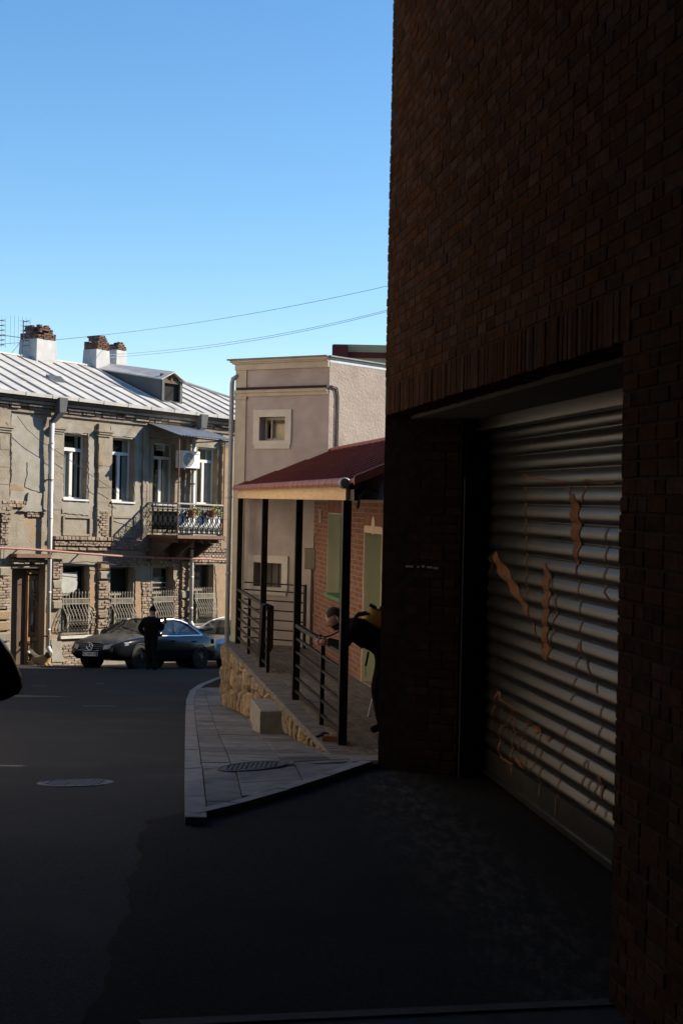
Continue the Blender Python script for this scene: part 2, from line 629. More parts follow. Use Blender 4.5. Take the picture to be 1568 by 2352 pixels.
def manhole(px, py, r, name_label, onwalk):
    p = onground(px, py, SWL if onwalk else 0)
    zf = zs if onwalk else zroad
    e = .2
    n = V((zf(p.x - e, p.y) - zf(p.x + e, p.y), zf(p.x, p.y - e) - zf(p.x, p.y + e), 2 * e)).normalized()
    p.z = zf(p.x, p.y)
    t = thing('manhole_cover', p, name_label, 'manhole cover')
    m = MB()
    m.lathe(p, n, [(r, -.05), (r, .008), (r * .92, .012), (r * .9, .006)], 40)
    m.build('frame', iron if onwalk else iron_pale, t)
    m = MB()
    m.lathe(p, n, [(r * .89, -.04), (r * .89, .007), (r * .6, .009)], 40)
    x = n.cross(V((0, 1, 0))).normalized(); y = n.cross(x)
    for i in range(-6, 7):
        for j in range(-6, 7):
            if i * i + j * j < 36 and (i + j) % 2 == 0:
                c = p + (x * i + y * j) * (r * .135) + n * .006
                h = r * .05
                m.hexa([c - x * h - y * h, c + x * h - y * h, c + x * h + y * h, c - x * h + y * h] +
                       [c - x * h * .7 - y * h * .7 + n * .008, c + x * h * .7 - y * h * .7 + n * .008, c + x * h * .7 + y * h * .7 + n * .008, c - x * h * .7 + y * h * .7 + n * .008])
    m.build('lid', iron if onwalk else iron_pale, t)
iron_pale = mat('worn_iron', (.13, .128, .125), (.19, .187, .18), 20, .7, spec=.2, bump=.4, bscale=60, bdist=.004)
iron = mat('cast_iron', (.065, .064, .062), (.115, .113, .11), 20, .7, metal=.1, spec=.2, bump=.4, bscale=60, bdist=.004)
manhole(174, 1799, .325, 'round cast iron manhole cover set in the dark road asphalt', False)
manhole(580, 1747, .30, 'round iron manhole cover set among the pavement slabs', True)
# kerb strip of the near pavement, bottom of the view
q0, q1 = onground(960, 2352, .05), onground(1392, 2308, .05)
d = (q1 - q0).normalized()
q0 = q0 - d * 1.2
q1 = q1 + d * .5
nrm = V((-d.y, d.x, 0))
if nrm.y > 0: nrm = -nrm
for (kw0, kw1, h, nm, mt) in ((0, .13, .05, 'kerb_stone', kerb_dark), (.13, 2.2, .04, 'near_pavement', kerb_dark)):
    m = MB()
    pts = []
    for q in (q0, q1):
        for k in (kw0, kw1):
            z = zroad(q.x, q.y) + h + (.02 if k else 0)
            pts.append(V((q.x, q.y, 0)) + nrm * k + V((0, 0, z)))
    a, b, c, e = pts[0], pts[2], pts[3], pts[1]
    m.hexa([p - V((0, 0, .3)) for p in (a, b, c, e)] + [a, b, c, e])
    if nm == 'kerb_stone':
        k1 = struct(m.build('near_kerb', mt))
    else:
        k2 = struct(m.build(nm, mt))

# ------------------------------------------------------------------ brick garage building
G0 = GF.p(0, 0, APZ)
garage = thing('brick_building', G0, 'dark brown brick building with a wide recessed garage opening filling the right side', 'building')
LB0, LB1 = 2.42, 2.66      # soldier course above the opening
TOPC, LEN, DEEP = 24.0, 16.0, 9.0  # unseen upper storeys made extra tall to block sky light
GL = APZ - .7
m = MB()
mb_ = -.0035
m.box(GF, .004, LEN, -DEEP, mb_, LB0 + .004, TOPC)                 # upper body
m.box(GF, GOPEN + .004, LEN, -DEEP, mb_, GL, LB0 + .002)           # near pier and everything behind the opening
m.box(GF, .2, GOPEN + .002, -DEEP, -1.3, GL, LB0 + .001)           # rooms behind the shutter
# far end wall with the splayed reveal
pl = [(0.012, -.004), (JA - .012, JB - .004), (JA - .012, -.74), (.15, -1.3), (.15, -DEEP), (.004, -DEEP)]
m.prism([GF.p(a, b, GL) for a, b in pl], V((0, 0, LB0 + .003 - GL)))
core = m.build('wall', mortar, garage)
CH, STR, HDR = .075, .222, .11
bricks = []     # (frame, a0, a1, c0, c1, weight)
def row(fr, a0, a1, c, start, ragged=True):
    a = a0 - start
    k = 0
    while a < a1 - .02:
        L_ = HDR if rnd.random() < .28 else STR
        s, e = max(a, a0), min(a + L_ - .007, a1)
        if s == a0 and ragged:
            s += rnd.uniform(-.012, .010)
        if e - s > .03:
            bricks.append((fr, s, e, c + .0045, c + CH - .0045))
        a += L_
c = LB1
i = 0
while c < TOPC - .1:
    row(GF, 0, LEN if c < 9 else 8, c, (i % 2) * .11 + rnd.uniform(0, .03))
    c += CH
    i += 1
c = GL + (LB0 - GL) % CH
while c < LB1 - .03:
    row(GF, GOPEN, GOPEN + 4.0, c, (i % 2) * .11 + rnd.uniform(0, .03))
    c += CH
    i += 1
ju = V((JA, JB)); jl = ju.length
JF = Frame(GC, (GF.u * JA + GF.n * JB) / jl, (GF.u * (-JB) + GF.n * JA) / jl)
JF.n = (GF.u * .61 + GF.n * .42).normalized()
c = GL + (LB0 - GL) % CH
while c < LB0 - .03:
    row(JF, .012, jl - .03, c, (i % 2) * .11)
    c += CH
    i += 1
def shows(b):
    fr, a0, a1, c0, c1 = b
    p = fr.p((a0 + a1) / 2, 0, (c0 + c1) / 2)
    d = p - CAM
    dep = d.dot(CF)
    if dep < .5:
        return 0
    x, y = CPX + FPX * d.dot(CR) / dep, CPY - FPX * d.dot(CU) / dep
    if not (0 < x < 1568 and -20 < y < 2372):
        return 0
    q = fr.p(a1, 0, c1) - fr.p(a0, 0, c0)
    return (a1 - a0) * (c1 - c0) * abs(fr.n.dot(d.normalized())) / dep**2
bricks.sort(key=shows, reverse=True)
rest = MB()
for k, b in enumerate(bricks):
    fr, a0, a1, c0, c1 = b
    dj = rnd.uniform(-.001, .003)
    if k < 300:
        m = MB()
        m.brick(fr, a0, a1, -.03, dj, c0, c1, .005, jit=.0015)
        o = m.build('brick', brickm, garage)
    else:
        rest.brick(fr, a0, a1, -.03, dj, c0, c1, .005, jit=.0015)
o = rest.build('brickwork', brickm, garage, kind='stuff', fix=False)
# soldier course
a = 0.0
while a < GOPEN + .02:
    m = MB()
    m.brick(GF, a + .004, a + .071, -.2, rnd.uniform(-.004, .005), LB0 + rnd.uniform(-.006, .004), LB1 - .006, .005, jit=.002)
    m.build('soldier_brick', brickm, garage)
    a += .0755
m = MB()
m.box(GF, .02, GOPEN - .01, -1.28, -.2, LB0 - .03, LB0 + .02)
m.build('soffit', mat('soffit_board', (.03, .028, .025), (.04, .037, .033), 5, .9), garage)
m = MB()
m.box(GF, JA - .01, JA + .035, JB - .06, JB + .012, GL, 1.9)
m.build('corner_strip', mat('galvanised', (.035, .035, .035), (.05, .05, .05), 9, .7, spec=.1), garage)
# chalk marks on the reveal
m = MB()
for (x0, x1, y) in ((931, 948, 1300), (958, 962, 1301), (968, 975, 1300), (980, 992, 1302), (994, 1006, 1304)):
    a0, c0 = JF.ac(x0, y, .004); a1, c1 = JF.ac(x1, y + 2, .004)
    m.box(JF, a0, a1, .003, .007, c1 - .006, c0 + .006)
m.build('chalk_mark', chalk, garage)

# ------------------------------------------------------------------ roller shutter
SA0, SA1 = .03, GOPEN + .25
shutter = thing('roller_shutter', GF.p(SA0, RECESS, APZ), 'ribbed grey steel roller shutter with orange spray graffiti in the brick garage opening', 'shutter')
_, hb = GF.ac(1424, 929, RECESS + .1)
_, ht = GF.ac(1424, 893, RECESS + .1)
m = MB()
m.box(GF, SA0 + .12, SA1, RECESS - .3, RECESS + .10, hb, hb + .35)
m.box(GF, SA0 + .12, SA1, RECESS - .3, RECESS + .125, hb - .006, hb + .02)
m.build('shutter_box', steel, shutter)
_, zb = GF.ac(1250, 1873, RECESS)
zb = max(zb, APZ + .02)
SP = .1165
BB = .2          # bottom bar
nsl = int((hb - .05 - zb - BB) / SP)
SP = (hb + .02 - zb - BB) / nsl
def prof(t):
    """outward bulge over one slat, t from its foot (0) to its head (1)"""
    if t < .06:
        return -.004
    if t > .95:
        return -.012
    s_ = (t - .06) / .89
    return .020 * math.sin(math.pi * s_ ** .85) - .002
NS = 20
PT = [prof(k / 20) for k in range(21)]
def prof_lin(t):
    q = min(19, int(t * 20))
    return max(.001, PT[q] + (PT[q + 1] - PT[q]) * (t * 20 - q))
def slat_mesh(c0):
    m = MB()
    pts = [(prof(k / NS), c0 + SP * k / NS) for k in range(NS + 1)]
    vs = []
    for (b, c) in pts:
        vs += [GF.p(SA0, RECESS + b, c), GF.p(SA1, RECESS + b, c)]
    m.add(vs, [(2 * k, 2 * k + 1, 2 * k + 3, 2 * k + 2) for k in range(NS)])
    return m
first = None
for k in range(nsl):
    c0 = zb + BB + k * SP
    if first is None:
        first = slat_mesh(c0).build('slat', steel, shutter, smooth=True)
        c00 = c0
    else:
        copyobj(first, shutter, (0, 0, c0 - c00))
m = MB()
m.box(GF, SA0, SA1, RECESS - .02, RECESS + .012, zb, zb + BB - .004)
m.box(GF, SA0, SA1, RECESS - .02, RECESS + .03, zb - .01, zb + .03)
m.build('bottom_bar', steel, shutter)
m = MB()
m.box(GF, SA0 - .02, SA0 + .1, RECESS - .05, RECESS + .08, GL, hb)
m.build('guide_rail', blackmetal, shutter)
def shutter_b(c):
    if c < zb + BB:
        return .012
    t = ((c - zb - BB) / SP) % 1.0
    return prof_lin(t)
def stroke(px, w):
    """a sprayed line that follows the slats; px: view points, w: widths in view units"""
    P = [GF.ac(x, y, RECESS + .015) for x, y in px]
    if not isinstance(w, (list, tuple)):
        w = [w] * len(P)
    out = []
    for k in range(len(P) - 1):
        (a, c), (a2, c2) = P[k], P[k + 1]
        n = max(2, int(math.hypot(a2 - a, c2 - c) / .004))
        for j in range(n + (k == len(P) - 2)):
            t = j / n
            out.append((a + (a2 - a) * t, c + (c2 - c) * t, w[k] + (w[k + 1] - w[k]) * t))
    m = MB()
    vs, fs = [], []
    for k, (a, c, ww) in enumerate(out):
        a_, c_, _w = out[min(k + 1, len(out) - 1)]
        a0, c0_, _w = out[max(k - 1, 0)]
        ta, tc = a_ - a0, c_ - c0_
        l = math.hypot(ta, tc) or 1
        # widths are given across the view; the facade is seen aslant, so widen along a
        h = ww * (.66 if ww < 4 else .78) / 330.0
        na, nc = -tc / l * h * 2.2, ta / l * h
        for sg in (-1, -.5, 0, .5, 1):
            aa, cc = a + na * sg, max(c + nc * sg, zb + .002)
            vs.append(GF.p(aa, RECESS + shutter_b(cc) + .005, cc))
    for k in range(len(out) - 1):
        for j in range(4):
            fs.append((5 * k + j, 5 * k + j + 1, 5 * k + j + 6, 5 * k + j + 5))
    m.add(vs, fs)
    return m
D = lambda pts: [(1062 + x * .2381, 1062 + y * .2381) for x, y in pts]          # zoom [1850,1850,2500,2800] -> view units
D2 = lambda pts: [(1062 + x * .2381, 1492.6 + y * .2381) for x, y in pts]       # zoom [1850,2600,2500,3550]
G = MB()
def addst(px, w):
    q = stroke(px, w)
    G.add(q.v, q.f)
addst(D([(588, 100), (585, 180), (600, 300), (604, 600), (612, 900), (615, 1200), (615, 1400), (640, 1480)]), 2.2)
addst(D([(590, 110), (640, 150), (800, 160), (900, 180), (985, 190), (1020, 250), (1030, 310)]), 2.5)
addst(D([(1050, 310), (1070, 420), (1085, 600), (1095, 760), (1092, 900), (1092, 1010), (1110, 1150)]), [8, 17, 20, 16, 9, 3, 2])
addst(D([(1105, 1120), (1125, 1350), (1138, 1520), (1132, 1680), (1105, 1850), (1085, 2050), (1060, 2230), (1040, 2300)]), 2)
addst(D([(1178, 170), (1170, 250), (1150, 400)]), 2.5)
addst(D([(1190, 170), (1270, 200), (1400, 195), (1470, 190)]), 3)
addst(D([(1385, 630), (1378, 760), (1380, 900), (1365, 1150), (1358, 1250), (1400, 1300), (1450, 1370)]), 2.2)
addst(D([(1115, 1740), (1150, 1850), (1240, 2050), (1300, 2230)]), [7, 4, 2.5, 2])
addst(D([(300, 880), (350, 1000), (430, 1100), (500, 1230), (570, 1340), (640, 1490)]), [14, 22, 22, 18, 14, 3])
addst(D([(262, 905), (275, 960), (262, 1100), (255, 1300), (245, 1500), (235, 1700)]), [5, 3, 2, 2, 2, 1.5])
addst(D([(640, 1490), (700, 1640), (745, 1760), (770, 1850)]), 2.5)
addst(D([(795, 965), (805, 1060), (805, 1250), (795, 1450), (790, 1650), (795, 1850), (800, 1930)]), [2, 14, 16, 13, 13, 16, 2])
addst(D([(830, 1050), (870, 1220), (905, 1400), (870, 1580), (845, 1740), (825, 1860)]), 2.4)
addst(D2([(335, 400), (310, 470), (285, 620), (275, 820)]), [7, 2.5, 2, 1.6])
addst(D2([(345, 400), (360, 480), (375, 640), (360, 800), (350, 930), (355, 1030), (460, 1100)]), [5, 2.5, 2, 2, 3.5, 4, 3])
addst(D2([(350, 470), (490, 550), (620, 630)]), 1.8)
addst(D2([(490, 560), (470, 620), (440, 700), (400, 830), (375, 920)]), [5, 2, 1.8, 1.8, 1.8])
addst(D2([(515, 570), (490, 650), (500, 740), (490, 860), (465, 1000), (470, 1150), (470, 1220)]), [2, 2, 2, 2.5, 3.5, 4, 1.5])
addst(D2([(380, 740), (410, 710), (440, 730), (460, 800)]), 2.2)
addst(D2([(480, 770), (530, 790), (560, 840), (545, 930), (530, 1000)]), 2)
addst(D2([(612, 635), (600, 740), (560, 850), (535, 950), (530, 1010)]), 1.8)
addst(D2([(605, 760), (630, 690), (650, 680), (670, 740), (700, 770), (750, 760)]), [2, 2.5, 3, 6, 14, 4])
addst(D2([(612, 780), (600, 900), (598, 1050), (610, 1150)]), 1.8)
addst(D2([(690, 820), (690, 900), (692, 990), (680, 1100), (660, 1150), (625, 1190)]), 1.8)
addst(D2([(745, 790), (740, 900), (750, 1010), (740, 1200), (740, 1410)]), 2)
addst(D2([(800, 840), (830, 850), (815, 880)]), 4)
addst(D2([(515, 1040), (550, 1090), (590, 1150)]), [8, 9, 3])
addst(D2([(1000, 700), (970, 900), (945, 1060), (920, 1260), (895, 1480), (890, 1600)]), 1.8)
addst(D2([(1320, 470), (1330, 640), (1315, 800), (1310, 1000)]), 2)
addst(D2([(1180, 1060), (1160, 1160), (1150, 1290), (1148, 1390)]), 2)
addst(D2([(1195, 1065), (1215, 1180), (1215, 1340), (1200, 1480)]), 1.8)
addst(D2([(1310, 1215), (1285, 1280), (1275, 1400), (1270, 1550)]), 2)
addst(D2([(1325, 1220), (1330, 1330), (1345, 1450), (1375, 1620)]), [7, 5, 2, 1.8])
G.build('graffiti', paintm, shutter, fix=False)
# ------------------------------------------------------------------ terrace, retaining wall, brick house with porch
TZ = -.9
HO = V((.055, 15.29, TZ))
_hl = math.hypot(1.865, 10.47)
HF = Frame(HO, (-1.865 / _hl, 10.47 / _hl, 0), (-10.47 / _hl, -1.865 / _hl, 0))   # a away from camera, b towards the street
HL = 10.63                 # far post
WB = -1.22                 # house wall plane
stone_y = mat('yellow_stone', (.25, .175, .10), (.33, .25, .15), 9, .9, bump=1.0, bscale=22, c3=(.20, .135, .085), s3=5, t3=(.5, .66), rand=.22, huer=.012, bdist=.03)
paverm = mat('terrace_paver', (.115, .10, .083), (.175, .155, .13), 10, .85, bump=.4, bscale=70, rand=.2, huer=.01, bdist=.004)
redbrick = mat('red_brick', (0.216, 0.0756, 0.0432), (0.288, 0.115, 0.0684), 14, .85, bump=.4, bscale=80, rand=.22, huer=.012, bdist=.004)
lightmortar = mat('light_mortar', (0.236, 0.186, 0.149), (0.285, 0.229, 0.186), 12, .9, bump=.3, bscale=80, bdist=.004)
roofred = mat('red_metal_roof', (.105, .022, .014), (.135, .029, .019), 6, .42, bump=.04, bscale=10)
gutterm = mat('red_tile_trim', (.25, .075, .045), (.31, .10, .06), 8, .55, rand=.12, bump=.1, bscale=40)
woodm = mat('varnished_board', (.66, .43, .20), (.76, .53, .28), 3, .5, stretch=(1, 1, 9), bump=.1, bscale=30)
greenw = mat('green_paint', (.10, .21, .10), (.13, .25, .125), 5, .5)
plasterg = mat('cream_reveal', (.70, .69, .53), (.76, .75, .59), 4, .85, bump=.15, bscale=40)
glass_d = glass_mat('dark_glass', (.015, .02, .022), .1)
whitep = mat('white_paint', (.74, .75, .76), (.80, .80, .80), 5, .45)

EDGE = .2
NEARA = -1.15             # the terrace's near end (a), where the wall runs out at pavement level
terrace = struct(bpy.data.objects.new('terrace', None)); col.objects.link(terrace)
m = MB()
m.box(HF, NEARA + .02, HL + .6, WB - .3, EDGE - .06, -1.7, -.012)
o = m.build('fill', mortar, terrace)
# paver courses; the row along the edge one by one
k = 0
a = NEARA
while a < HL + .3:
    m = MB()
    m.brick(Frame(HF.p(0, 0, 0), HF.u, (0, 0, 1), HF.n), a + .003, min(a + .1, HL + .3) - .003, -.07, rnd.uniform(-.002, .003), EDGE - .2, EDGE + .015, .006)
    m.build('paver', paverm, terrace)
    a += .103
m = MB()
UP = Frame(HF.p(0, 0, 0), HF.u, (0, 0, 1), HF.n)
b = EDGE - .203
r = 0
while b > WB - .2:
    a = NEARA - (r % 2) * .1
    while a < HL + .3:
        m.brick(UP, max(a, NEARA) + .003, a + .2 - .003, -.05, rnd.uniform(-.002, .002), b - .097, b - .003, .005)
        a += .203
    b -= .1
    r += 1
m.build('paving', paverm, terrace, kind='stuff', fix=False)
# terrace front lip
m = MB()
m.box(HF, NEARA - .03, NEARA + .005, -2.2, EDGE, -.4, -.02)
m.build('front_step', kerbm, terrace)

# ---- retaining wall of rough yellow stone
rw = thing('retaining_wall', HF.p(5, EDGE, -.9), 'rough yellow stone retaining wall that tapers beside the pavement under the railings', 'wall')
def wall_base(a):
    p = HF.p(a, EDGE, 0)
    return zs(p.x, p.y) - TZ
m = MB()
pts = [HF.p(NEARA, EDGE - .1, -.015), HF.p(HL + .75, EDGE - .1, -.015), HF.p(HL + .75, EDGE - .1, -1.9), HF.p(NEARA, EDGE - .1, -.5)]
m.prism(pts, HF.n * .055)
m.build('backing', mortar, rw)
def stone(a0, a1, c0, c1, skew):
    m = MB()
    n = 5
    am, cm = (a0 + a1) / 2, (c0 + c1) / 2
    ph = [rnd.uniform(0, 6.28) for _ in range(4)]
    bulge = rnd.uniform(.03, .075)
    wa, wc = (a1 - a0) / 2, (c1 - c0) / 2
    def fn(u, v):
        x, z = u * 2 - 1, v * 2 - 1
        edge = max(abs(x), abs(z))
        rr = 1 - .10 * (abs(x * z)) ** 1.5 + .05 * math.sin(3 * x + ph[0]) * math.cos(2.5 * z + ph[1])
        d = -.05 if edge > .99 else bulge * (1 - edge ** 3) ** .5 + .018 * math.sin(7 * x + ph[2]) * math.sin(6 * z + ph[3]) + rnd.uniform(-.008, .008)
        return HF.p(am + x * wa * rr + skew * z * .03, EDGE + .0 + d - .02, min(cm + z * wc * rr, -.016))
    m.grid(fn, n, n)
    m.build('stone', stone_y, rw, smooth=False)
a = NEARA + .1
while a < HL + .7:
    w = rnd.uniform(.17, .36)
    top = -.02
    bot = min(wall_base(a), wall_base(a + w)) - .02
    H = top - bot
    if H > .05:
        c = bot
        while c < top - .03:
            h = rnd.uniform(.22, .55)
            if top - (c + h) < .16:
                h = top - c
            stone(a + .006, a + w - .006 + rnd.uniform(-.02, .02), c + .004, c + h - .004, rnd.uniform(-1, 1))
            c += h
    a += w
# stone block seat on the pavement
bpx = onground(600, 1686, SWL)
ss_ = thing('stone_block', bpx, 'rectangular concrete block step standing on the pavement against the yellow stone wall', 'block')
# near-left bottom corner at (600,1686); block runs along the wall
c0 = V((bpx.x, bpx.y, zs(bpx.x, bpx.y)))
BF = Frame(c0, HF.u, -HF.n)
m = MB()
m.brick(Frame(c0, HF.u, (0, 0, 1), -HF.n), -.02, 1.12, .0, .30, -.02, .42, .012)
m.build('top_slab', mat('concrete', (.19, .185, .165), (.27, .26, .235), 7, .85, bump=.4, bscale=40, bdist=.01), ss_)
m = MB()
m.box(BF, .02, 1.08, .01, .40, -.3, .23)
m.build('base', MATS['concrete'], ss_)

# ---- brick house
house = thing('brick_house', HF.p(4, WB, 0), 'low red brick house with pale joints, green window frames and a roofed front terrace', 'house')
NA = -5.0
def hw(px, py): return HF.ac(px, py, WB)
w1a, w1top = hw(758, 1178); w1b, _ = hw(787, 1180); _, w1bot = hw(758, 1368)
W1 = (min(w1a, w1b), max(w1a, w1b) , w1bot, w1top)
# the window's near edge is hidden behind the post; keep its width to the visible span plus the frame
d1, dtop = hw(842, 1218); d2 = d1 - 1.15
W1 = (W1[0] - .12, hw(752, 1270)[0], w1bot, w1top)
openings = [W1, (d2, hw(836, 1400)[0], .02, dtop)]
HT = 2.62
def cells(fr, a0, a1, c0, c1, ops, b=0.0):
    A = sorted({a0, a1, *[q for o in ops for q in o[:2] if a0 < q < a1]})
    C = sorted({c0, c1, *[q for o in ops for q in o[2:4] if c0 < q < c1]})
    for i in range(len(A) - 1):
        for j in range(len(C) - 1):
            am, cm = (A[i] + A[i + 1]) / 2, (C[j] + C[j + 1]) / 2
            if not any(o[0] < am < o[1] and o[2] < cm < o[3] for o in ops):
                yield A[i], A[i + 1], C[j], C[j + 1]
def wall_mesh(m, fr, a0, a1, c0, c1, ops, b=0.0, dep=.3, mi=0):
    for (x0, x1, z0, z1) in cells(fr, a0, a1, c0, c1, ops):
        m.quad(fr.p(x0, b, z0), fr.p(x1, b, z0), fr.p(x1, b, z1), fr.p(x0, b, z1), mi)
    for (x0, x1, z0, z1) in ops:
        P = fr.p
        for (p, q, r_, s_) in (((x0, z0), (x0, z1), 0, 0), ((x1, z0), (x1, z1), 0, 0), ((x0, z0), (x1, z0), 0, 0), ((x0, z1), (x1, z1), 0, 0)):
            m.quad(P(p[0], b, p[1]), P(q[0], b, q[1]), P(q[0], b - dep, q[1]), P(p[0], b - dep, p[1]), mi)
m = MB()
wall_mesh(m, HF, NA, HL + .15, -.05, HT, openings, WB - .008, .3)
m.box(HF, NA, HL + .15, WB - 6, WB - .31, -.05, HT)
m.box(HF, NA, -.7, WB - 6, WB - 1.3, HT + .001, HT + 2.2)  # hidden upper block added to keep sun off the road
m.build('wall', lightmortar, house)
m = MB()
c, i = .01, 0
while c < HT - .07:
    a = NA + (i % 2) * .065
    while a < HL + .13:
        L_ = .118
        s, e = a, a + L_
        cm = c + .035
        blk = False
        for (x0, x1, z0, z1) in openings:
            if z0 - .01 < cm < z1 + .01:
                if s < x1 and e > x0:
                    if s < x0 - .03: e = x0
                    elif e > x1 + .03: s = x1
                    else: blk = True
        # soldier lintels above the openings
        for (x0, x1, z0, z1) in openings:
            if z1 < cm < z1 + .25 and s < x1 + .12 and e > x0 - .12:
                blk = True
        if not blk and e - s > .02 and s > -3.2:
            m.brick(HF, s + .008, e - .008, WB - .02, WB + rnd.uniform(-.001, .004), c + .010, c + .068, .005)
        a += L_ + .012
    c += .078
    i += 1
for (x0, x1, z0, z1) in openings:
    a = x0 - .1
    while a < x1 + .1:
        m.brick(HF, a + .004, a + .058, WB - .02, WB + .006, z1 + .006, z1 + .24, .004)
        a += .066
m.build('brickwork', redbrick, house, kind='stuff', fix=False)
# window: cream reveal, green frame
x0, x1, z0, z1 = W1
fw = bpy.data.objects.new('window', None); col.objects.link(fw); fw.parent = house; fw.location = HF.p((x0 + x1) / 2, WB, z0) - wpos(house)
m = MB()
m.box(HF, x1 - .014, x1 - .002, WB - .29, WB + .006, z0, z1)
m.build('reveal', plasterg, fw)
m = MB()
m.box(HF, x0 + .002, x0 + .014, WB - .29, WB + .006, z0, z1)
m.box(HF, x0 + .014, x1 - .014, WB - .29, WB + .0, z1 - .012, z1 - .002)
m.build('reveal', plasterg, fw)
m = MB()
for (aa, bb, cc, dd) in ((x0 + .015, x0 + .08, z0 + .03, z1 - .015), (x1 - .08, x1 - .015, z0 + .03, z1 - .015), (x0 + .08, x1 - .08, z1 - .09, z1 - .015), (x0 + .08, x1 - .08, z0 + .03, z0 + .10)):
    m.box(HF, aa, bb, WB - .27, WB - .2, cc, dd)
m.box(HF, x0 - .02, x1 + .02, WB - .2, WB + .05, z0 - .03, z0 + .028)
m.build('frame', greenw, fw)
m = MB(); m.box(HF, x0 + .08, x1 - .08, WB - .25, WB - .24, z0 + .1, z1 - .09); m.build('pane', glass_d, fw)
x0, x1, z0, z1 = openings[1]
dr = bpy.data.objects.new('door', None); col.objects.link(dr); dr.parent = house; dr.location = HF.p((x0 + x1) / 2, WB, z0) - wpos(house)
m = MB()
m.box(HF, x1 - .012, x1 - .002, WB - .29, WB, z0, z1)
m.build('reveal', plasterg, dr)
m = MB()
m.box(HF, x0 + .002, x0 + .012, WB - .29, WB, z0, z1)
m.build('reveal', plasterg, dr)
m = MB()
m.box(HF, x1 - .004, x1 + .035, WB - .01, WB + .02, z0, z1 + .06)
m.box(HF, x0 - .035, x0 + .004, WB - .01, WB + .02, z0, z1 + .06)
m.box(HF, x0 + .004, x1 - .004, WB - .01, WB + .022, z1 - .03, z1 + .07)
m.lathe(HF.p((x0 + x1) / 2, WB - .01, z1 + .08), HF.n, [(.13, 0), (.13, .03), (.1, .036)], 18)
m.build('architrave', mat('cream_trim', (.58, .45, .32), (.66, .52, .38), 6, .7), dr)
m = MB(); m.box(HF, x0 + .012, x1 - .012, WB - .29, WB - .24, z0, z1); m.build('leaf', greenw, dr)
m = MB(); m.box(HF, x0 + .2, x1 - .2, WB - .242, WB - .235, z0 + .3, z1 - .2); m.build('pane', glass_d, dr)
# house number plate, vertical
pa, pc1 = HF.ac(733, 1168, WB + .03)
_, pc0 = HF.ac(733, 1199, WB + .03)
m = MB()
m.box(HF, pa - .10, pa + .10, WB + .008, WB + .022, pc0, pc1)
pl_ = tag(m.build('name_plate', mat('plate_white', (.62, .55, .5), (.68, .6, .55), 9, .6), loc=HF.p(pa, WB, pc0)), 'narrow upright white plate with dark characters at the brick house corner', 'sign')
m = MB()
for k in range(4):
    z = pc1 - .05 - (k + .9) * (pc1 - pc0) / 5.2
    m.box(HF, pa - .035, pa - .012, WB + .022, WB + .026, z, z + .10)
    m.box(HF, pa + .008, pa + .032, WB + .022, WB + .026, z + .01, z + .09)
    m.box(HF, pa - .012, pa + .008, WB + .022, WB + .026, z + .04, z + .062)
m.build('lettering', darkm, pl_)
# lamp bracket over the door
la, lc = HF.ac(833, 1170, WB + .1)
m = MB()
p0 = HF.p(la + .3, WB + .0, lc - .2)
m.tube([HF.p(la - .5, WB, lc + .25), HF.p(la - .4, WB + .12, lc + .28), HF.p(la - .25, WB + .2, lc + .18), HF.p(la - .15, WB + .2, lc + .02)], .022, 6)
tag(m.build('wall_hook', blackmetal, loc=HF.p(la - .4, WB, lc)), 'dark curved bracket fixed high on the brick house wall above the door', 'bracket')

# ---- porch roof, gutter, fascia, posts
porch = thing('porch', HF.p(5, 0, 0), 'porch on square black posts with dark red metal roof and varnished fascia board', 'porch')
EB, EC = .03, 2.815            # eave
RB, RC = -1.5, 3.47           # ridge
RA0, RA1 = -.55, HL + .28
sl = (RC - EC) / (EB - RB)
m = MB()
U_ = lambda a, b, d=0: HF.p(a, b, EC + (EB - b) * sl + d)
nrib = 26
for k in range(nrib):
    a0 = RA0 + (RA1 - RA0) * k / nrib
    a1 = RA0 + (RA1 - RA0) * (k + 1) / nrib
    g = .004
    m.hexa([U_(a0 + g, EB, -.03), U_(a1 - g, EB, -.03), U_(a1 - g, RB, -.03), U_(a0 + g, RB, -.03),
            U_(a0 + g, EB), U_(a1 - g, EB), U_(a1 - g, RB), U_(a0 + g, RB)])
    m.hexa([U_(a0 - .02, EB, 0), U_(a0 + .02, EB, 0), U_(a0 + .02, RB, 0), U_(a0 - .02, RB, 0),
            U_(a0 - .012, EB, .028), U_(a0 + .012, EB, .028), U_(a0 + .012, RB, .028), U_(a0 - .012, RB, .028)])
m.hexa([HF.p(RA0, RB, RC - .05), HF.p(RA1, RB, RC - .05), HF.p(RA1, RB - 4.7, RC - 1.5), HF.p(RA0, RB - 4.7, RC - 1.5),
        HF.p(RA0, RB, RC), HF.p(RA1, RB, RC), HF.p(RA1, RB - 4.7, RC - 1.45), HF.p(RA0, RB - 4.7, RC - 1.45)])
m.build('roof', roofred, porch)
m = MB()
m.tube([HF.p(RA0, RB, RC + .01), HF.p(RA1, RB, RC + .01)], .05, 8)
for s_ in (RA0, RA1):
    m.hexa([U_(s_ - .02, EB, -.05), U_(s_ + .02, EB, -.05), U_(s_ + .02, RB, -.05), U_(s_ - .02, RB, -.05),
            U_(s_ - .02, EB, .04), U_(s_ + .02, EB, .04), U_(s_ + .02, RB, .04), U_(s_ - .02, RB, .04)])
m.build('ridge_cap', gutterm, porch)
a = -.1
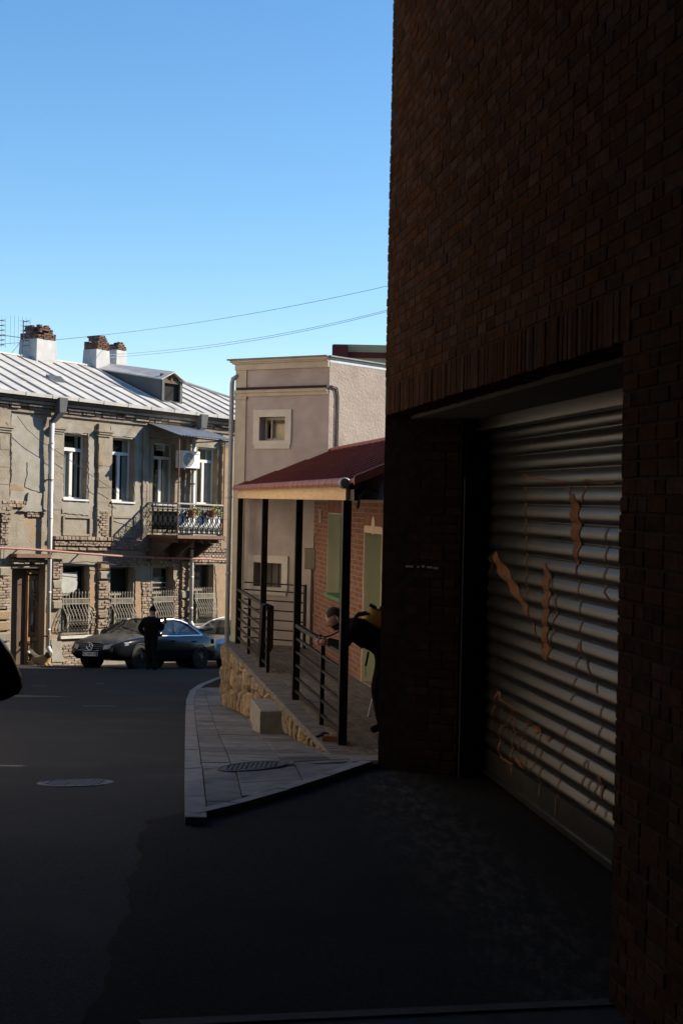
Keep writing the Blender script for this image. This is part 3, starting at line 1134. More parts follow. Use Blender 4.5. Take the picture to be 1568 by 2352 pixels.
while a < RA1 - .05:          # short red tiles along the eave
    m = MB()
    A1 = min(a + .43, RA1)
    vs = []
    for aa, rr in ((a, .058), (A1 - .014, .057), (A1 - .012, .061), (A1, .061)):
        vs.append([HF.p(aa, EB + .03 + rr * math.cos(t_ * math.pi / 5 - .7), EC - .03 + rr * math.sin(t_ * math.pi / 5 - .7)) for t_ in range(8)])
    for i in range(3):
        for k in range(7):
            m.quad(vs[i][k], vs[i][k + 1], vs[i + 1][k + 1], vs[i + 1][k])
    m.build('eave_tile', gutterm, porch, smooth=True)
    a += .43
m = MB()
m.lathe(HF.p(-.1, EB + .03, EC - .03), -HF.u, [(.058, 0), (.060, .01), (.060, .11), (.05, .12)], 14)
m.build('gutter_end', mat('galvanised_end', (.26, .28, .30), (.32, .34, .36), 8, .5, metal=.3), porch)
_, f0 = HF.ac(797, 1149, .1); _, f1 = HF.ac(797, 1123, .1)
m = MB()
a = -.12
while a < HL + .2:
    A1 = min(a + 2.1, HL + .2)
    m.box(HF, a + .003, A1 - .003, .0, .035, f0, EC - .03)
    a += 2.1
m.build('fascia_board', woodm, porch)
m = MB()
m.hexa([U_(RA0 + .03, EB - .1, -.055), U_(RA1 - .03, EB - .1, -.055), U_(RA1 - .03, RB + .2, -.055), U_(RA0 + .03, RB + .2, -.055),
        U_(RA0 + .03, EB - .1, -.035), U_(RA1 - .03, EB - .1, -.035), U_(RA1 - .03, RB + .2, -.035), U_(RA0 + .03, RB + .2, -.035)])
m.build('ceiling_boards', mat('brown_boards', (.16, .085, .04), (.20, .11, .055), 4, .6, stretch=(1, 8, 1)), porch)
PA = [0, 3.45, 7.05, HL]
m = MB()
m.box(HF, -.045, .045, -.045, .045, 0.002, 2.604)
p0 = m.build('post', blackmetal, porch)
for a in PA[1:]:
    copyobj(p0, porch, HF.u * a)
m = MB()
m.box(HF, -.4, HL + .1, -.05, -.002, 2.605, 2.72)
m.build('beam', blackmetal, porch)

# ---- railings
def railing(name_lbl, segs, rails, b=0.0, posts=()):
    r = thing('railing', HF.p(segs[0][0], b, 0), name_lbl, 'railing', 'black terrace railings')
    for (a0, a1) in segs:
        for k, c in enumerate(rails):
            m = MB()
            h = .022 if k == 0 else .014
            m.box(HF, a0, a1, b - (.03 if k == 0 else .016), b + (.03 if k == 0 else .016), c - h, c + h)
            m.build('rail', blackmetal, r)
    for a in posts:
        m = MB()
        m.box(HF, a - .024, a + .024, b - .024, b + .024, 0.002, rails[0] - .02)
        m.build('post', blackmetal, r)
    return r
RAILS = [.97, .80, .63, .46, .29, .12]
railing('near black metal railing of flat rails between the two nearest porch posts', [(.047, 3.40)], RAILS, 0, [1.35])
railing('far black railing towards the far corner post, with a jacket hung on its end', [(6.35, 7.0), (7.1, HL - .047)], RAILS, 0, [6.33, 8.9])
PRO = at(539, 1150, 26.2); PRO.z = 0
PRF = Frame(PRO, (.839, -.545, 0), (-.545, -.839, 0))
PRW = 1.72
rr = thing('railing', HF.p(HL + .1, -.5, 0), 'black railing across the far end of the terrace before the mauve wall', 'railing', 'black terrace railings')
for c in RAILS + [1.1]:
    m = MB(); m.box(PRF, .42, PRW, .20, .225, c - .012 + TZ, c + .012 + TZ)
    m.build('rail', blackmetal, rr)
m = MB(); m.box(PRF, PRW, PRW + .04, .19, .235, TZ + .002, TZ + 1.12); m.build('post', blackmetal, rr)
# ------------------------------------------------------------------ pinkish plaster building
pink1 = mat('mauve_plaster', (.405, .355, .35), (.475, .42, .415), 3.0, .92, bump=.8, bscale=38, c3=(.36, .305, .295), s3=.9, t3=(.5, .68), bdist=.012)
pink2 = mat('sun_side_plaster', (0.238, 0.208, 0.184), (0.281, 0.249, 0.222), 3.2, .9, bump=.9, bscale=22, c3=(0.195, 0.168, 0.152), s3=1.6, t3=(.55, .7), bdist=.03)  # side wall toned below the front to offset its direct sun
cream = mat('cream_stucco', (0.462, 0.42, 0.357), (0.525, 0.483, 0.42), 5, .9, bump=.5, bscale=40, bdist=.008)
greymetal = mat('grey_metal', (.33, .36, .38), (.40, .43, .45), 6, .5, metal=.3, bump=.05, bscale=20)
PO = at(539, 1150, 26.2); PO.z = 0
_q = onplane(755, 1000, PO, V((.545, .839, 0)))
PU = V((.839, -.545, 0))
PF = Frame(PO, PU, (-.545, -.839, 0))
PWID, _ = PF.ac(754, 1000)
_, PTOP = PF.ac(650, 823)
pb = thing('plaster_building', PF.p(0, 0, -2.2), 'two storey mauve plaster building with cream cornice, bands and small square windows', 'building')
RU = V((.602, .799, 0))
RF = Frame(PF.p(PWID, 0, 0), RU, (.799, -.602, 0))
PDEP = 6.5
def pw(x0, x1, y0, y1):
    a0, c1 = PF.ac(x0, y0); a1, c0 = PF.ac(x1, y1)
    return (a0, a1, c0, c1)
Wt = pw(598, 656, 958, 1012)
Wb = pw(585, 648, 1291, 1350)
m = MB()
wall_mesh(m, PF, 0, PWID, -3.2, PTOP - .1, [Wt, Wb], 0, .22)
m.build('front_wall', pink1, pb)
m = MB()
P0, P1 = PF.p(PWID, 0, 0), PF.p(0, 0, 0)
far1, far0 = RF.p(PDEP, 0, 0), P1 + RU * PDEP
zz = lambda p, z: V((p.x, p.y, z))
T_ = PTOP - .1
def wallq(p, q, zt0, zt1, sub=1):
    m.quad(zz(p, -4.5), zz(q, -4.5), zz(q, zt1), zz(p, zt0))
wallq(P0, far1, T_, T_); wallq(far1, far0, T_, T_); wallq(far0, P1, T_, T_)
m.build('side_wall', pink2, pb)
m = MB()
m.prism([zz(P1, PTOP), zz(P0, PTOP), zz(far1, PTOP), zz(far0, PTOP)], V((0, 0, -.12)))
m.build('roof', greymetal, pb)
m = MB()
m.box(PF, Wt[0] - .1, Wt[1] + .1, -.5, -.24, Wt[2] - .1, Wt[3] + .1)
m.box(PF, Wb[0] - .1, Wb[1] + .1, -.5, -.24, Wb[2] - .1, Wb[3] + .1)
m.build('room', darkm, pb)
# cornice (stepped) with metal drip edge
_, c1 = PF.ac(650, 847); _, c2 = PF.ac(650, 833)
m = MB()
for (z0, z1, b) in ((c1, c2, .035), (c2, PTOP - .05, .075), (PTOP - .05, PTOP - .012, .11)):
    m.box(PF, -.02, PWID - .01, -.02, b, z0, z1 - .001)
    m.box(Frame(PF.p(0, 0, 0), RU, -PU), -b * .7, 3.5, -.02, b, z0, z1 - .001)
m.build('cornice', cream, pb)
m = MB()
m.box(PF, -.14, PWID + .02, -.05, .14, PTOP - .011, PTOP + .014)
m.box(RF, -.05, PDEP, -.2, .06, PTOP - .011, PTOP + .012)
m.build('drip_edge', mat('roof_edge', (.12, .13, .13), (.18, .19, .19), 5, .5, metal=.3), pb)
_, b0 = PF.ac(650, 909); _, b1 = PF.ac(650, 894)
m = MB()
m.box(PF, -.03, PWID - .02, -.02, .03, b0, b0 + (b1 - b0) * .55)
m.box(PF, -.03, PWID - .02, -.02, .06, b0 + (b1 - b0) * .55 + .001, b1)
m.build('string_band', cream, pb)
pa1, _ = PF.ac(567, 1000)
m = MB()
m.box(PF, -.012, pa1 - .02, -.02, .024, -3.2, b0 - .002)
m.box(PF, -.012, pa1 - .02, -.02, .024, b1 + .002, c1 - .002)
m.box(PF, -.035, pa1 + .0, -.02, .05, b0 - .05, b0 - .001)
m.build('pilaster', cream, pb)
pale = mat('pale_surround', (.58, .55, .50), (.65, .62, .57), 5, .9, bump=.5, bscale=40, bdist=.008)
def surround(w, t, name='window'):
    x0, x1, z0, z1 = w
    g = bpy.data.objects.new(name, None); col.objects.link(g); g.parent = pb; g.location = PF.p((x0 + x1) / 2, 0, z0) - wpos(pb)
    m = MB()
    m.box(PF, x0 - t, x1 + t, -.01, .035, z1, z1 + t)
    m.box(PF, x0 - t, x0, -.01, .035, z0 - t * .55, z1 - .001)
    m.box(PF, x1, x1 + t, -.01, .035, z0 - t * .55, z1 - .001)
    m.box(PF, x0 - t * .8, x1 + t * .8, -.01, .03, z0 - t * 1.1, z0 - t * .55 - .001)
    m.box(PF, x0 + .001, x1 - .001, -.01, .033, z0 - t * .55 + .001, z0)
    m.build('surround', pale, g)
    return g
g = surround(Wt, .13)
x0, x1, z0, z1 = Wt
wfr = mat('worn_frame', (.36, .36, .34), (.45, .45, .42), 9, .7)
m = MB()
for (aa, bb, cc, dd) in ((x0, x0 + .05, z0, z1), (x1 - .05, x1, z0, z1), (x0 + .05, x1 - .05, z0, z0 + .05), (x0 + .05, x1 - .05, z1 - .05, z1)):
    m.box(PF, aa, bb, -.2, -.15, cc, dd)
m.box(PF, x0 + .14, x0 + .17, -.19, -.14, z0 + .05, z1 - .05)
m.build('frame', wfr, g)
m = MB(); m.box(PF, x0 + .14, x1 - .05, -.235, -.225, z0 + .05, z1 - .1); m.build('curtain', mat('beige_cloth', (.5, .46, .36), (.56, .52, .42), 3, .9, stretch=(6, 6, 1)), g)
m = MB(); m.box(PF, x0 + .05, x1 - .05, -.19, -.185, z1 - .11, z1 - .05); m.build('head_rail', mat('brown_wood', (.13, .075, .04), (.18, .10, .055), 6, .6), g)
g = surround(Wb, .13)
x0, x1, z0, z1 = Wb
m = MB()
m.box(PF, x0 + .01, x1 - .01, -.21, -.2, z0, z1)
m.build('pane', mat('dusty_pane', (.09, .085, .08), (.12, .11, .10), 4, .4), g)
m = MB()
for t_ in (.33, .55, .8):
    aa = x0 + (x1 - x0) * t_
    m.box(PF, aa - .009, aa + .009, -.06, -.045, z0, z1)
m.build('bar', blackmetal, g)
# downpipe at the left corner
m = MB()
dpa = -.075
_, dz = PF.ac(533, 875)
m.tube([PF.p(dpa, .05, -3.0), PF.p(dpa, .05, dz - .05), PF.p(dpa + .02, .05, dz + .03), PF.p(dpa + .1, .0, dz + .09)], .042, 10)
for z in (-1.2, .3, 1.7):
    m.lathe(PF.p(dpa, .05, z), (0, 0, 1), [(.049, 0), (.049, .05)], 10)
m.build('downpipe', mat('downpipe_grey', (.30, .34, .38), (.36, .40, .44), 5, .5), pb, smooth=True)
# cables along band and down the lit flank
dark_cable = mat('dark_cable', (.03, .028, .027), None, rough=.6)
m = MB()
ra, rz = RF.ac(774, 905, .03)
_, rb = RF.ac(770, 1040, .03)
m.tube([PF.p(.05, .075, b1 + .012), PF.p(PWID, .075, b1 + .012), RF.p(.03, .03, b1 + .012), RF.p(ra - .04, .03, b1 - .01), RF.p(ra, .03, rz - .06), RF.p(ra, .03, -.5)], .012, 5)
m.tube([PF.p(.05, .075, b1 + .034), PF.p(PWID, .075, b1 + .034), RF.p(.03, .04, b1 + .034), RF.p(ra + .0, .03, b1 + .012), RF.p(ra + .045, .03, rz - .05), RF.p(ra + .04, .03, -.5)], .012, 5)
tag(m.build('facade_cable', dark_cable, loc=PF.p(0, 0, b1)), 'pair of dark cables running along the mauve building band and down its lit flank', 'cable')
# junction box and conduit
ja, jc1 = PF.ac(705, 1259, .1); jb, jc0 = PF.ac(731, 1308, .1)
jb_t = thing('meter_box', PF.p((ja + jb) / 2, 0, jc0), 'brown metal junction box with black conduits on the mauve wall by the brick corner', 'meter box')
m = MB(); m.brick(PF, ja, jb - .02, .0, .18, jc0, jc1, .012); m.build('box', mat('box_brown', (.11, .085, .065), (.14, .11, .085), 6, .5), jb_t)
m = MB()
for k in range(4):
    a = ja + .075 + k * .035
    m.tube([PF.p(a, .05, jc0 + .01), PF.p(a, .05, TZ)], .014, 6)
m.tube([PF.p(ja + .13, .06, jc1), PF.p(ja + .13, .06, jc1 + .22), PF.p(ja + .16, .06, jc1 + .27), PF.p(ja + .28, .04, jc1 + .31)], .018, 6)
m.build('conduit', blackmetal, jb_t)

# ------------------------------------------------------------------ taller building with a maroon roof edge behind
BY = 32.5
q = at(765, 795, BY)
q2 = at(800, 802, BY)
bt = thing('apartment_building', (6, 38, -3.2), 'pale green building with maroon parapet just showing behind the mauve building', 'building')
BX0, BT = q.x, q.z
BFm = Frame((0, 0, 0), (1, 0, 0), (0, -1, 0))
lowz = at(800, 821, BY).z
m = MB(); m.box(BFm, BX0, 22, -40.3, -BY - .05, -4.5, lowz + .3); m.box(BFm, 7.5, 22, -48, -40.301, -4.5, lowz + .3); m.build('wall', mat('green_render', (.30, .33, .20), (.35, .38, .24), 3, .9), bt)  # unseen depth and rear wing shaped for the shadow across the car
m = MB()
xm = at(799, 800, BY).x
m.box(BFm, BX0 - .02, xm, -40.4, -BY + .3, lowz + .0, BT)
m.box(BFm, xm + .001, 22.1, -40.4, -BY - .02, lowz, BT - .12)
m.box(BFm, 7.45, 22.1, -48.1, -40.401, lowz, BT - .12)
m.build('parapet', mat('maroon_metal', (.075, .012, .016), (.095, .018, .022), 4, .45), bt)
# ------------------------------------------------------------------ old two storey house on the left
PHI = math.radians(40)
LT = -.025                                  # the whole house has settled towards its right end
LO = at(270, 1300, 46.0)
LF = Frame(LO, (math.sin(PHI), math.cos(PHI), LT), (math.cos(PHI), -math.sin(PHI), 0))
LW = lambda x, y, b=0.0: LF.ac(x, y, b)
def lr(x0, x1, y0, y1, b=0.0):
    """pixel rectangle -> facade rectangle"""
    a0, _ = LW(x0, (y0 + y1) / 2, b); a1, _ = LW(x1, (y0 + y1) / 2, b)
    _, c1 = LW((x0 + x1) / 2, y0, b); _, c0 = LW((x0 + x1) / 2, y1, b)
    return (a0, a1, c0, c1)
plaster_o = mat('old_plaster', (0.211, 0.185, 0.143), (0.269, 0.246, 0.205), 2.2, .93, bump=.9, bscale=20, c3=(0.302, 0.218, 0.133), s3=.75, t3=(.57, .68),
                c4=(0.154, 0.13, 0.0983), s4=1.5, t4=(.56, .72), bdist=.02)
plaster_g = mat('grey_render', (0.241, 0.227, 0.193), (0.292, 0.279, 0.249), 3, .92, bump=.7, bscale=24, c3=(0.205, 0.185, 0.153), s3=1.3, t3=(.52, .7), bdist=.015)
ochre = mat('ochre_plaster', (0.266, 0.187, 0.115), (0.302, 0.223, 0.148), 3, .92, bump=.8, bscale=25, c3=(0.211, 0.171, 0.121), s3=2, t3=(.5, .66), bdist=.02)
oldbrick = mat('old_brick', (0.206, 0.15, 0.11), (0.28, 0.22, 0.169), 8, .92, bump=.9, bscale=50, rand=.24, huer=.014, bdist=.012)
roofm = mat('zinc_roof', (0.391, 0.384, 0.365), (0.463, 0.455, 0.434), 3, .55, metal=0, spec=.2, bump=.12, bscale=7, c3=(0.339, 0.332, 0.319), s3=1.2, t3=(.56, .7), rand=.05, bdist=.02)
zinc_d = mat('shaded_zinc', (0.0824, 0.0896, 0.0968), (0.102, 0.106, 0.111), 3, .6, metal=0, spec=.15, bump=.1, bscale=8)  # darker than the roof zinc: shade on the dormer cheeks put into colour
pvc = mat('white_pvc', (0.576, 0.592, 0.608), None, rough=.35)
pipe_w = mat('white_pipe', (0.544, 0.56, 0.576), (0.6, 0.608, 0.624), 5, .4, c3=(0.36, 0.28, 0.2), s3=2.4, t3=(.62, .7))
gas = mat('pink_gas_pipe', (0.238, 0.104, 0.0833), (0.274, 0.131, 0.107), 4, .6)
rust = mat('rusty_iron', (.115, .065, .045), (.17, .10, .07), 9, .75, bump=.2, bscale=40)
iron_w = mat('pale_iron', (0.192, 0.177, 0.146), (0.248, 0.229, 0.192), 9, .6)
oldwood = mat('old_wood', (.26, .16, .085), (.36, .23, .125), 4, .75, stretch=(3, 3, .6), bump=.3, bscale=20, c3=(.12, .075, .045), s3=2.5, t3=(.5, .62))
darkwood = mat('dark_wood', (.075, .052, .036), (.11, .075, .05), 5, .8, stretch=(3, 3, .6))
glass_w = glass_mat('window_glass', (.02, .025, .028), .86)
glass_o = glass_mat('old_glass', (.03, .035, .035), .74, .08)
curtain = mat('curtain', (.40, .42, .41), (.50, .52, .51), 6, .9, stretch=(9, 9, .4))
bluecloth = mat('blue_cloth', (.16, .36, .42), (.22, .44, .50), 4, .8)
whitecloth = mat('white_cloth', (.66, .70, .72), (.74, .78, .80), 4, .85)

old = thing('old_house', LF.p(0, 0, LW(270, 1520)[1]), 'weathered two storey house with peeling plaster, zinc roof and iron balcony on the left', 'house')
A0, A1 = LW(-330, 1300)[0], 15.0
CB = -6.0
_, EAVE = LW(270, 930, .3)
UP_W = [lr(147, 201, 997, 1146), lr(258, 308, 1007, 1152), lr(353, 403, 1018, 1158), lr(453, 500, 1028, 1158)]
LO_W = [lr(141, 204, 1299, 1459), lr(253, 306, 1303, 1452), lr(350, 398, 1302, 1445), lr(445, 490, 1296, 1437)]
DOOR = lr(26, 103, 1288, 1545)
OPS = UP_W + LO_W + [DOOR]
DEP = .38
m = MB()
for (x0, x1, z0, z1) in cells(LF, A0, A1, CB, EAVE + .1, OPS):
    n1 = max(1, int((x1 - x0) / .5)); n2 = max(1, int((z1 - z0) / .5))
    m.quad(LF.p(x0, 0, z0), LF.p(x1, 0, z0), LF.p(x1, 0, z1), LF.p(x0, 0, z1))
for (x0, x1, z0, z1) in OPS:
    for (p, q) in (((x0, z0), (x0, z1)), ((x1, z0), (x1, z1)), ((x0, z0), (x1, z0)), ((x0, z1), (x1, z1))):
        m.quad(LF.p(p[0], 0, p[1]), LF.p(q[0], 0, q[1]), LF.p(q[0], -DEP, q[1]), LF.p(p[0], -DEP, p[1]))
m.box(LF, A0, A0 + .3, -6.2, -.01, CB, EAVE); m.box(LF, A1 - .3, A1, -6.2, -.01, CB, EAVE)
m.build('wall', plaster_o, old)
m = MB()
m.box(LF, A0 + .31, A1 - .31, -6.0, -DEP - .9, CB, EAVE - .02)
m.build('rooms', darkm, old)

# ---- patches of newer render and torn plaster, each a thin slab with a ragged outline
def patch(poly_px, th, mt, name='render_patch', rag=1.2):
    P = []
    for k in range(len(poly_px)):
        (x0, y0), (x1, y1) = poly_px[k], poly_px[(k + 1) % len(poly_px)]
        n = max(1, int(math.hypot(x1 - x0, y1 - y0) / 5))
        for j in range(n):
            t = j / n
            P.append(LW(x0 + (x1 - x0) * t + rnd.uniform(-rag, rag), y0 + (y1 - y0) * t + rnd.uniform(-rag, rag)))
    m = MB()
    m.prism([LF.p(a, -.01, c) for a, c in P], LF.n * (th + .01))
    return m.build(name, mt, old)
patch([(26, 950), (98, 962), (100, 1000), (99, 1080), (101, 1168), (60, 1160), (22, 1152), (26, 1090)], .03, plaster_g)
patch([(61, 1061), (76, 1055), (100, 1050), (101, 1129), (90, 1131), (55, 1118), (62, 1090)], .05, plaster_g)
patch([(22, 1110), (58, 1118), (55, 1128), (20, 1124)], .035, ochre)
patch([(62, 1132), (95, 1133), (88, 1160), (104, 1176), (40, 1174), (56, 1160)], .10, plaster_g)
patch([(139, 968), (215, 985), (216, 1160), (203, 1176), (203, 1150), (203, 996), (144, 994), (145, 1150), (138, 1170)], .022, plaster_g)
patch([(140, 1152), (205, 1156), (203, 1184), (142, 1178)], .03, plaster_g)
patch([(252, 975), (300, 990), (318, 1000), (318, 1150), (309, 1160), (309, 1004), (257, 1002)], .02, plaster_g)
patch([(258, 1158), (320, 1162), (322, 1215), (300, 1210), (258, 1196)], .02, plaster_g)
patch([(0, 945), (20, 950), (22, 1110), (0, 1100)], .018, ochre)
patch([(206, 1300), (218, 1304), (219, 1400), (205, 1392)], .02, ochre)
patch([(310, 1310), (322, 1310), (324, 1440), (310, 1440)], .03, ochre)
patch([(494, 1300), (528, 1300), (530, 1440), (500, 1440)], .02, ochre)
patch([(118, 1470), (140, 1462), (142, 1500), (150, 1520), (118, 1520)], .03, plaster_g)
# sunk panels under the upper windows
for (x0, x1, y0, y1) in ((147, 204, 1190, 1226), (258, 306, 1190, 1230)):
    a0, a1, c0, c1 = lr(x0, x1, y0, y1)
    m = MB()
    m.box(LF, a0 - .06, a0, 0, .05, c0 - .06, c1 + .06); m.box(LF, a1, a1 + .07, 0, .06, c0 - .06, c1 + .06)
    m.box(LF, a0, a1, 0, .05, c0 - .06, c0); m.box(LF, a0, a1, 0, .055, c1, c1 + .07)
    m.build('panel_frame', plaster_o, old)

# ---- pilasters with caps, quoin blocks below
def bricks_at(a0, a1, c0, c1, b0, b1, miss=.05, ln=.25, ht=.078, mb=None, jag=0.0):
    i = 0
    c = c0
    while c < c1 - .03:
        a = a0 - (i % 2) * ln / 2 + rnd.uniform(0, .04)
        ja, jb = rnd.uniform(0, jag), rnd.uniform(0, jag)
        while a < a1:
            s, e = max(a, a0 + ja), min(a + ln - .014, a1 - jb)
            if e - s > .05 and rnd.random() > miss:
                mb.brick(LF, s, e, b0, b1 + rnd.uniform(-.02, .012), c + .006, c + ht - .004, .010)
            a += ln
        c += ht
        i += 1
    if mb is BRK and c1 - c0 > .05:
        BED.box(LF, a0 + .02 + jag * .6, a1 - .02 - jag * .6, b0, max(.004, b1 - .03), c0 + .005, c1 - .01)
BRK = MB()
BED = MB()
def pilaster(x0, x1, ytop, ycap, ybot, cap=True, d=.10):
    a0, _ = LW(x0, (ytop + ybot) / 2); a1, _ = LW(x1, (ytop + ybot) / 2)
    am = LW((x0 + x1) / 2, ycap)[1]; ct = LW((x0 + x1) / 2, ytop)[1]; cb = LW((x0 + x1) / 2, ybot)[1]
    m = MB()
    n = 14
    for k in range(n):          # chipped edges: a stack of slightly uneven blocks
        z0 = cb + (am - cb) * k / n; z1 = cb + (am - cb) * (k + 1) / n
        m.box(LF, a0 + rnd.uniform(-.01, .03), a1 + rnd.uniform(-.03, .01), -.02, d + rnd.uniform(-.012, .012), z0, z1 - .001)
    m.build('pilaster', ochre if rnd.random() < .25 else plaster_o, old)
    if cap:
        m = MB()
        for k, e in enumerate((.03, .06, .09)):
            m.box(LF, a0 - e + rnd.uniform(-.02, .02), a1 + e + rnd.uniform(-.02, .02), -.02, d + .03 + k * .035, am + .001 + k * .07, am + .068 + k * .07)
        m.build('capital', plaster_o, old)
        am += .215
    m = MB()
    m.box(LF, a0, a1, -.02, d, am, ct)
    m.build('frieze_block', plaster_o, old)
    return a0, a1
pilaster(-6, 19, 942, 993, 1178)
pilaster(118, 139, 960, 996, 1240)
pilaster(221, 247, 974, 1003, 1236)
pilaster(326, 340, 990, 1016, 1240, cap=False, d=.05)
pilaster(421, 441, 990, 1018, 1250)
pilaster(505, 522, 1000, 1026, 1260)
def quoins(x0, x1, y0, y1, n, d=.14, top_brick=True):
    a0, _ = LW(x0, (y0 + y1) / 2); a1, _ = LW(x1, (y0 + y1) / 2)
    ct = LW((x0 + x1) / 2, y0)[1]; cb = LW((x0 + x1) / 2, y1)[1]
    h = (ct - cb) / n
    for k in range(n):
        z0, z1 = ct - (k + 1) * h, ct - k * h
        r_ = rnd.random()
        if r_ < .42:
            bricks_at(a0 + .01, a1 - .01, z0 + .02, z1 - .02, -.03, d - .02, .04, mb=BRK)
        else:
            m = MB()
            e0, e1 = rnd.uniform(-.03, .03), rnd.uniform(-.03, .03)
            m.brick(LF, a0 + e0, a1 + e1, -.03, d + rnd.uniform(-.02, .02), z0 + .022, z1 - .022, .035, jit=.02)
            m.build('quoin', plaster_o if r_ < .75 else ochre, old)
quoins(116, 139, 1284, 1400, 5)
quoins(221, 246, 1288, 1486, 9)
quoins(412, 433, 1290, 1440, 7)
quoins(-8, 20, 1300, 1500, 8)
# bare brick areas
for (x0, x1, y0, y1, d) in ((244, 254, 1356, 1500, .06), (323, 349, 1336, 1480, .05), (396, 411, 1330, 1470, .05), (206, 221, 1400, 1500, .05),
                            (118, 138, 1170, 1236, .07), (222, 246, 1176, 1236, .13), (495, 512, 1420, 1470, .04), (142, 215, 1478, 1530, .03)):
    a0, a1, c0, c1 = lr(x0, x1, y0, y1)
    bricks_at(a0, a1, c0, c1, -.03, d, .05, mb=BRK, jag=.1)
# string courses: broken corbelled brick
for (x0, x1, y0, y1, d, miss) in ((118, 252, 1232, 1241, .20, .03), (119, 250, 1244, 1254, .15, .10), (121, 244, 1257, 1264, .11, .25), (252, 330, 1240, 1262, .10, .12),
                                  (330, 528, 1236, 1268, .10, .08), (0, 24, 1150, 1172, .13, .15), (0, 22, 1176, 1200, .10, .2), (24, 62, 1150, 1166, .08, .1), (60, 100, 1178, 1188, .06, .1),
                                  (0, 20, 1200, 1250, .06, .15), (430, 528, 1268, 1292, .05, .05), (250, 412, 1276, 1300, .04, .05)):
    a0, a1, c0, c1 = lr(x0, x1, y0, y1)
    bricks_at(a0, a1, c0, c1, -.05, d, miss, .16, max(.07, (c1 - c0) / max(1, round((c1 - c0) / .085))), BRK)
BED.build('mortar_bed', mat('old_mortar', (.20, .165, .125), (.26, .22, .17), 6, .95, bump=.6, bscale=30), old, kind='stuff')
BRK.build('exposed_brick', oldbrick, old, kind='stuff', fix=False)
# cornice under the eave
_, ev = LW(270, 937)
_, ev2 = LW(270, 960)
m = MB()
a = A0 + .05
while a < A1 - .6:
    L_ = rnd.uniform(.25, .6)
    if rnd.random() > .12:
        m.brick(LF, a, a + L_ - .02, -.02, .20 + rnd.uniform(-.03, .02), EAVE - .33, EAVE - .26 + rnd.uniform(-.01, .01), .012)
    if rnd.random() > .2:
        m.brick(LF, a + .1, a + L_ + .06, -.02, .13 + rnd.uniform(-.03, .02), EAVE - .42, EAVE - .345, .012)
    a += L_
m.box(LF, A0, A1, -.02, .07, EAVE - .52, EAVE - .43)
m.box(LF, A0, A1, -.02, .26, EAVE - .24, EAVE - .15)
m.build('cornice', oldbrick, old, kind='stuff', fix=False)
m = MB(); m.box(LF, A0 - .1, A1, .0, .36, EAVE - .14, EAVE - .06); m.build('eave_board', darkwood, old)

# ---- zinc roof: sheets with standing seams
EB_ = .42
RUN, PITCHS = 4.4, .38
RIDGE_A1 = None
def RP(a, t, d=0.0):
    """t 0 eave .. 1 ridge"""
    return LF.p(a, EB_ - t * RUN, EAVE + t * RUN * PITCHS + d)
hipA = LW(530, 915)[0]
SW = .64
hip_end = 6.4
nsh = int((hip_end + 3 - A0) / SW)
roof_as = []
for k in range(nsh):
    a0 = A0 - .1 + k * SW
    a1 = a0 + SW
    t1 = 1.0
    # hip: the roof falls away towards the right end
    def tmax(a):
        return min(1.0, max(.0, (hip_end + 2.9 - a) / 3.6))
    ta, tb = tmax(a0), tmax(a1)
    if ta <= .02:
        break
    m = MB()
    N = 4
    w = [rnd.uniform(-.008, .012) for _ in range(N + 1)]
    for i in range(N):
        t0, t1 = i / N, (i + 1) / N
        m.hexa([RP(a0 + .002, ta * t0, -.03), RP(a1 - .002, tb * t0, -.03), RP(a1 - .002, tb * t1, -.03), RP(a0 + .002, ta * t1, -.03),
                RP(a0 + .002, ta * t0, w[i]), RP(a1 - .002, tb * t0, w[i]), RP(a1 - .002, tb * t1, w[i + 1]), RP(a0 + .002, ta * t1, w[i + 1])])
    m.hexa([RP(a0 - .014, 0, -.01), RP(a0 + .014, 0, -.01), RP(a0 + .014, ta, -.01), RP(a0 - .014, ta, -.01),
            RP(a0 - .009, 0, .052), RP(a0 + .009, 0, .052), RP(a0 + .009, ta, .052), RP(a0 - .009, ta, .052)])
    m.build('roof_sheet', roofm, old)
    # horizontal welts, staggered
    roof_as.append(a0)
m = MB()
for k, a0 in enumerate(roof_as):
    for t in ((.30, .68) if k % 2 else (.45, .85)):
        if t < min(1.0, (hip_end + 2.9 - a0) / 3.6) - .1:
            m.hexa([RP(a0 + .03, t - .003, 0), RP(a0 + SW - .03, t - .003, 0), RP(a0 + SW - .03, t + .003, 0), RP(a0 + .03, t + .003, 0),
                    RP(a0 + .03, t - .002, .012), RP(a0 + SW - .03, t - .002, .012), RP(a0 + SW - .03, t + .002, .012), RP(a0 + .03, t + .002, .012)])
m.build('sheet_welts', roofm, old, kind='stuff')
m = MB()
m.tube([RP(A0 - .1, 1.0, .02), RP(hip_end - .7, 1.0, .02), RP(hip_end + 2.9, 0, .02)], .06, 6)
m.build('ridge_roll', roofm, old)
m = MB()       # rear slope
m.hexa([RP(A0 - .1, 1, -.04), RP(hip_end - .7, 1, -.04), LF.p(hip_end - .7, EB_ - 2 * RUN, EAVE), LF.p(A0 - .1, EB_ - 2 * RUN, EAVE),
        RP(A0 - .1, 1, 0), RP(hip_end - .7, 1, 0), LF.p(hip_end - .7, EB_ - 2 * RUN, EAVE + .04), LF.p(A0 - .1, EB_ - 2 * RUN, EAVE + .04)])
m.add([RP(hip_end - .7, 1, 0), RP(hip_end + 2.9, 0, 0), LF.p(hip_end + 2.9, EB_ - 2 * RUN, EAVE), LF.p(hip_end - .7, EB_ - 2 * RUN, EAVE)], [(0, 1, 2, 3)])
m.build('rear_roof', roofm, old)
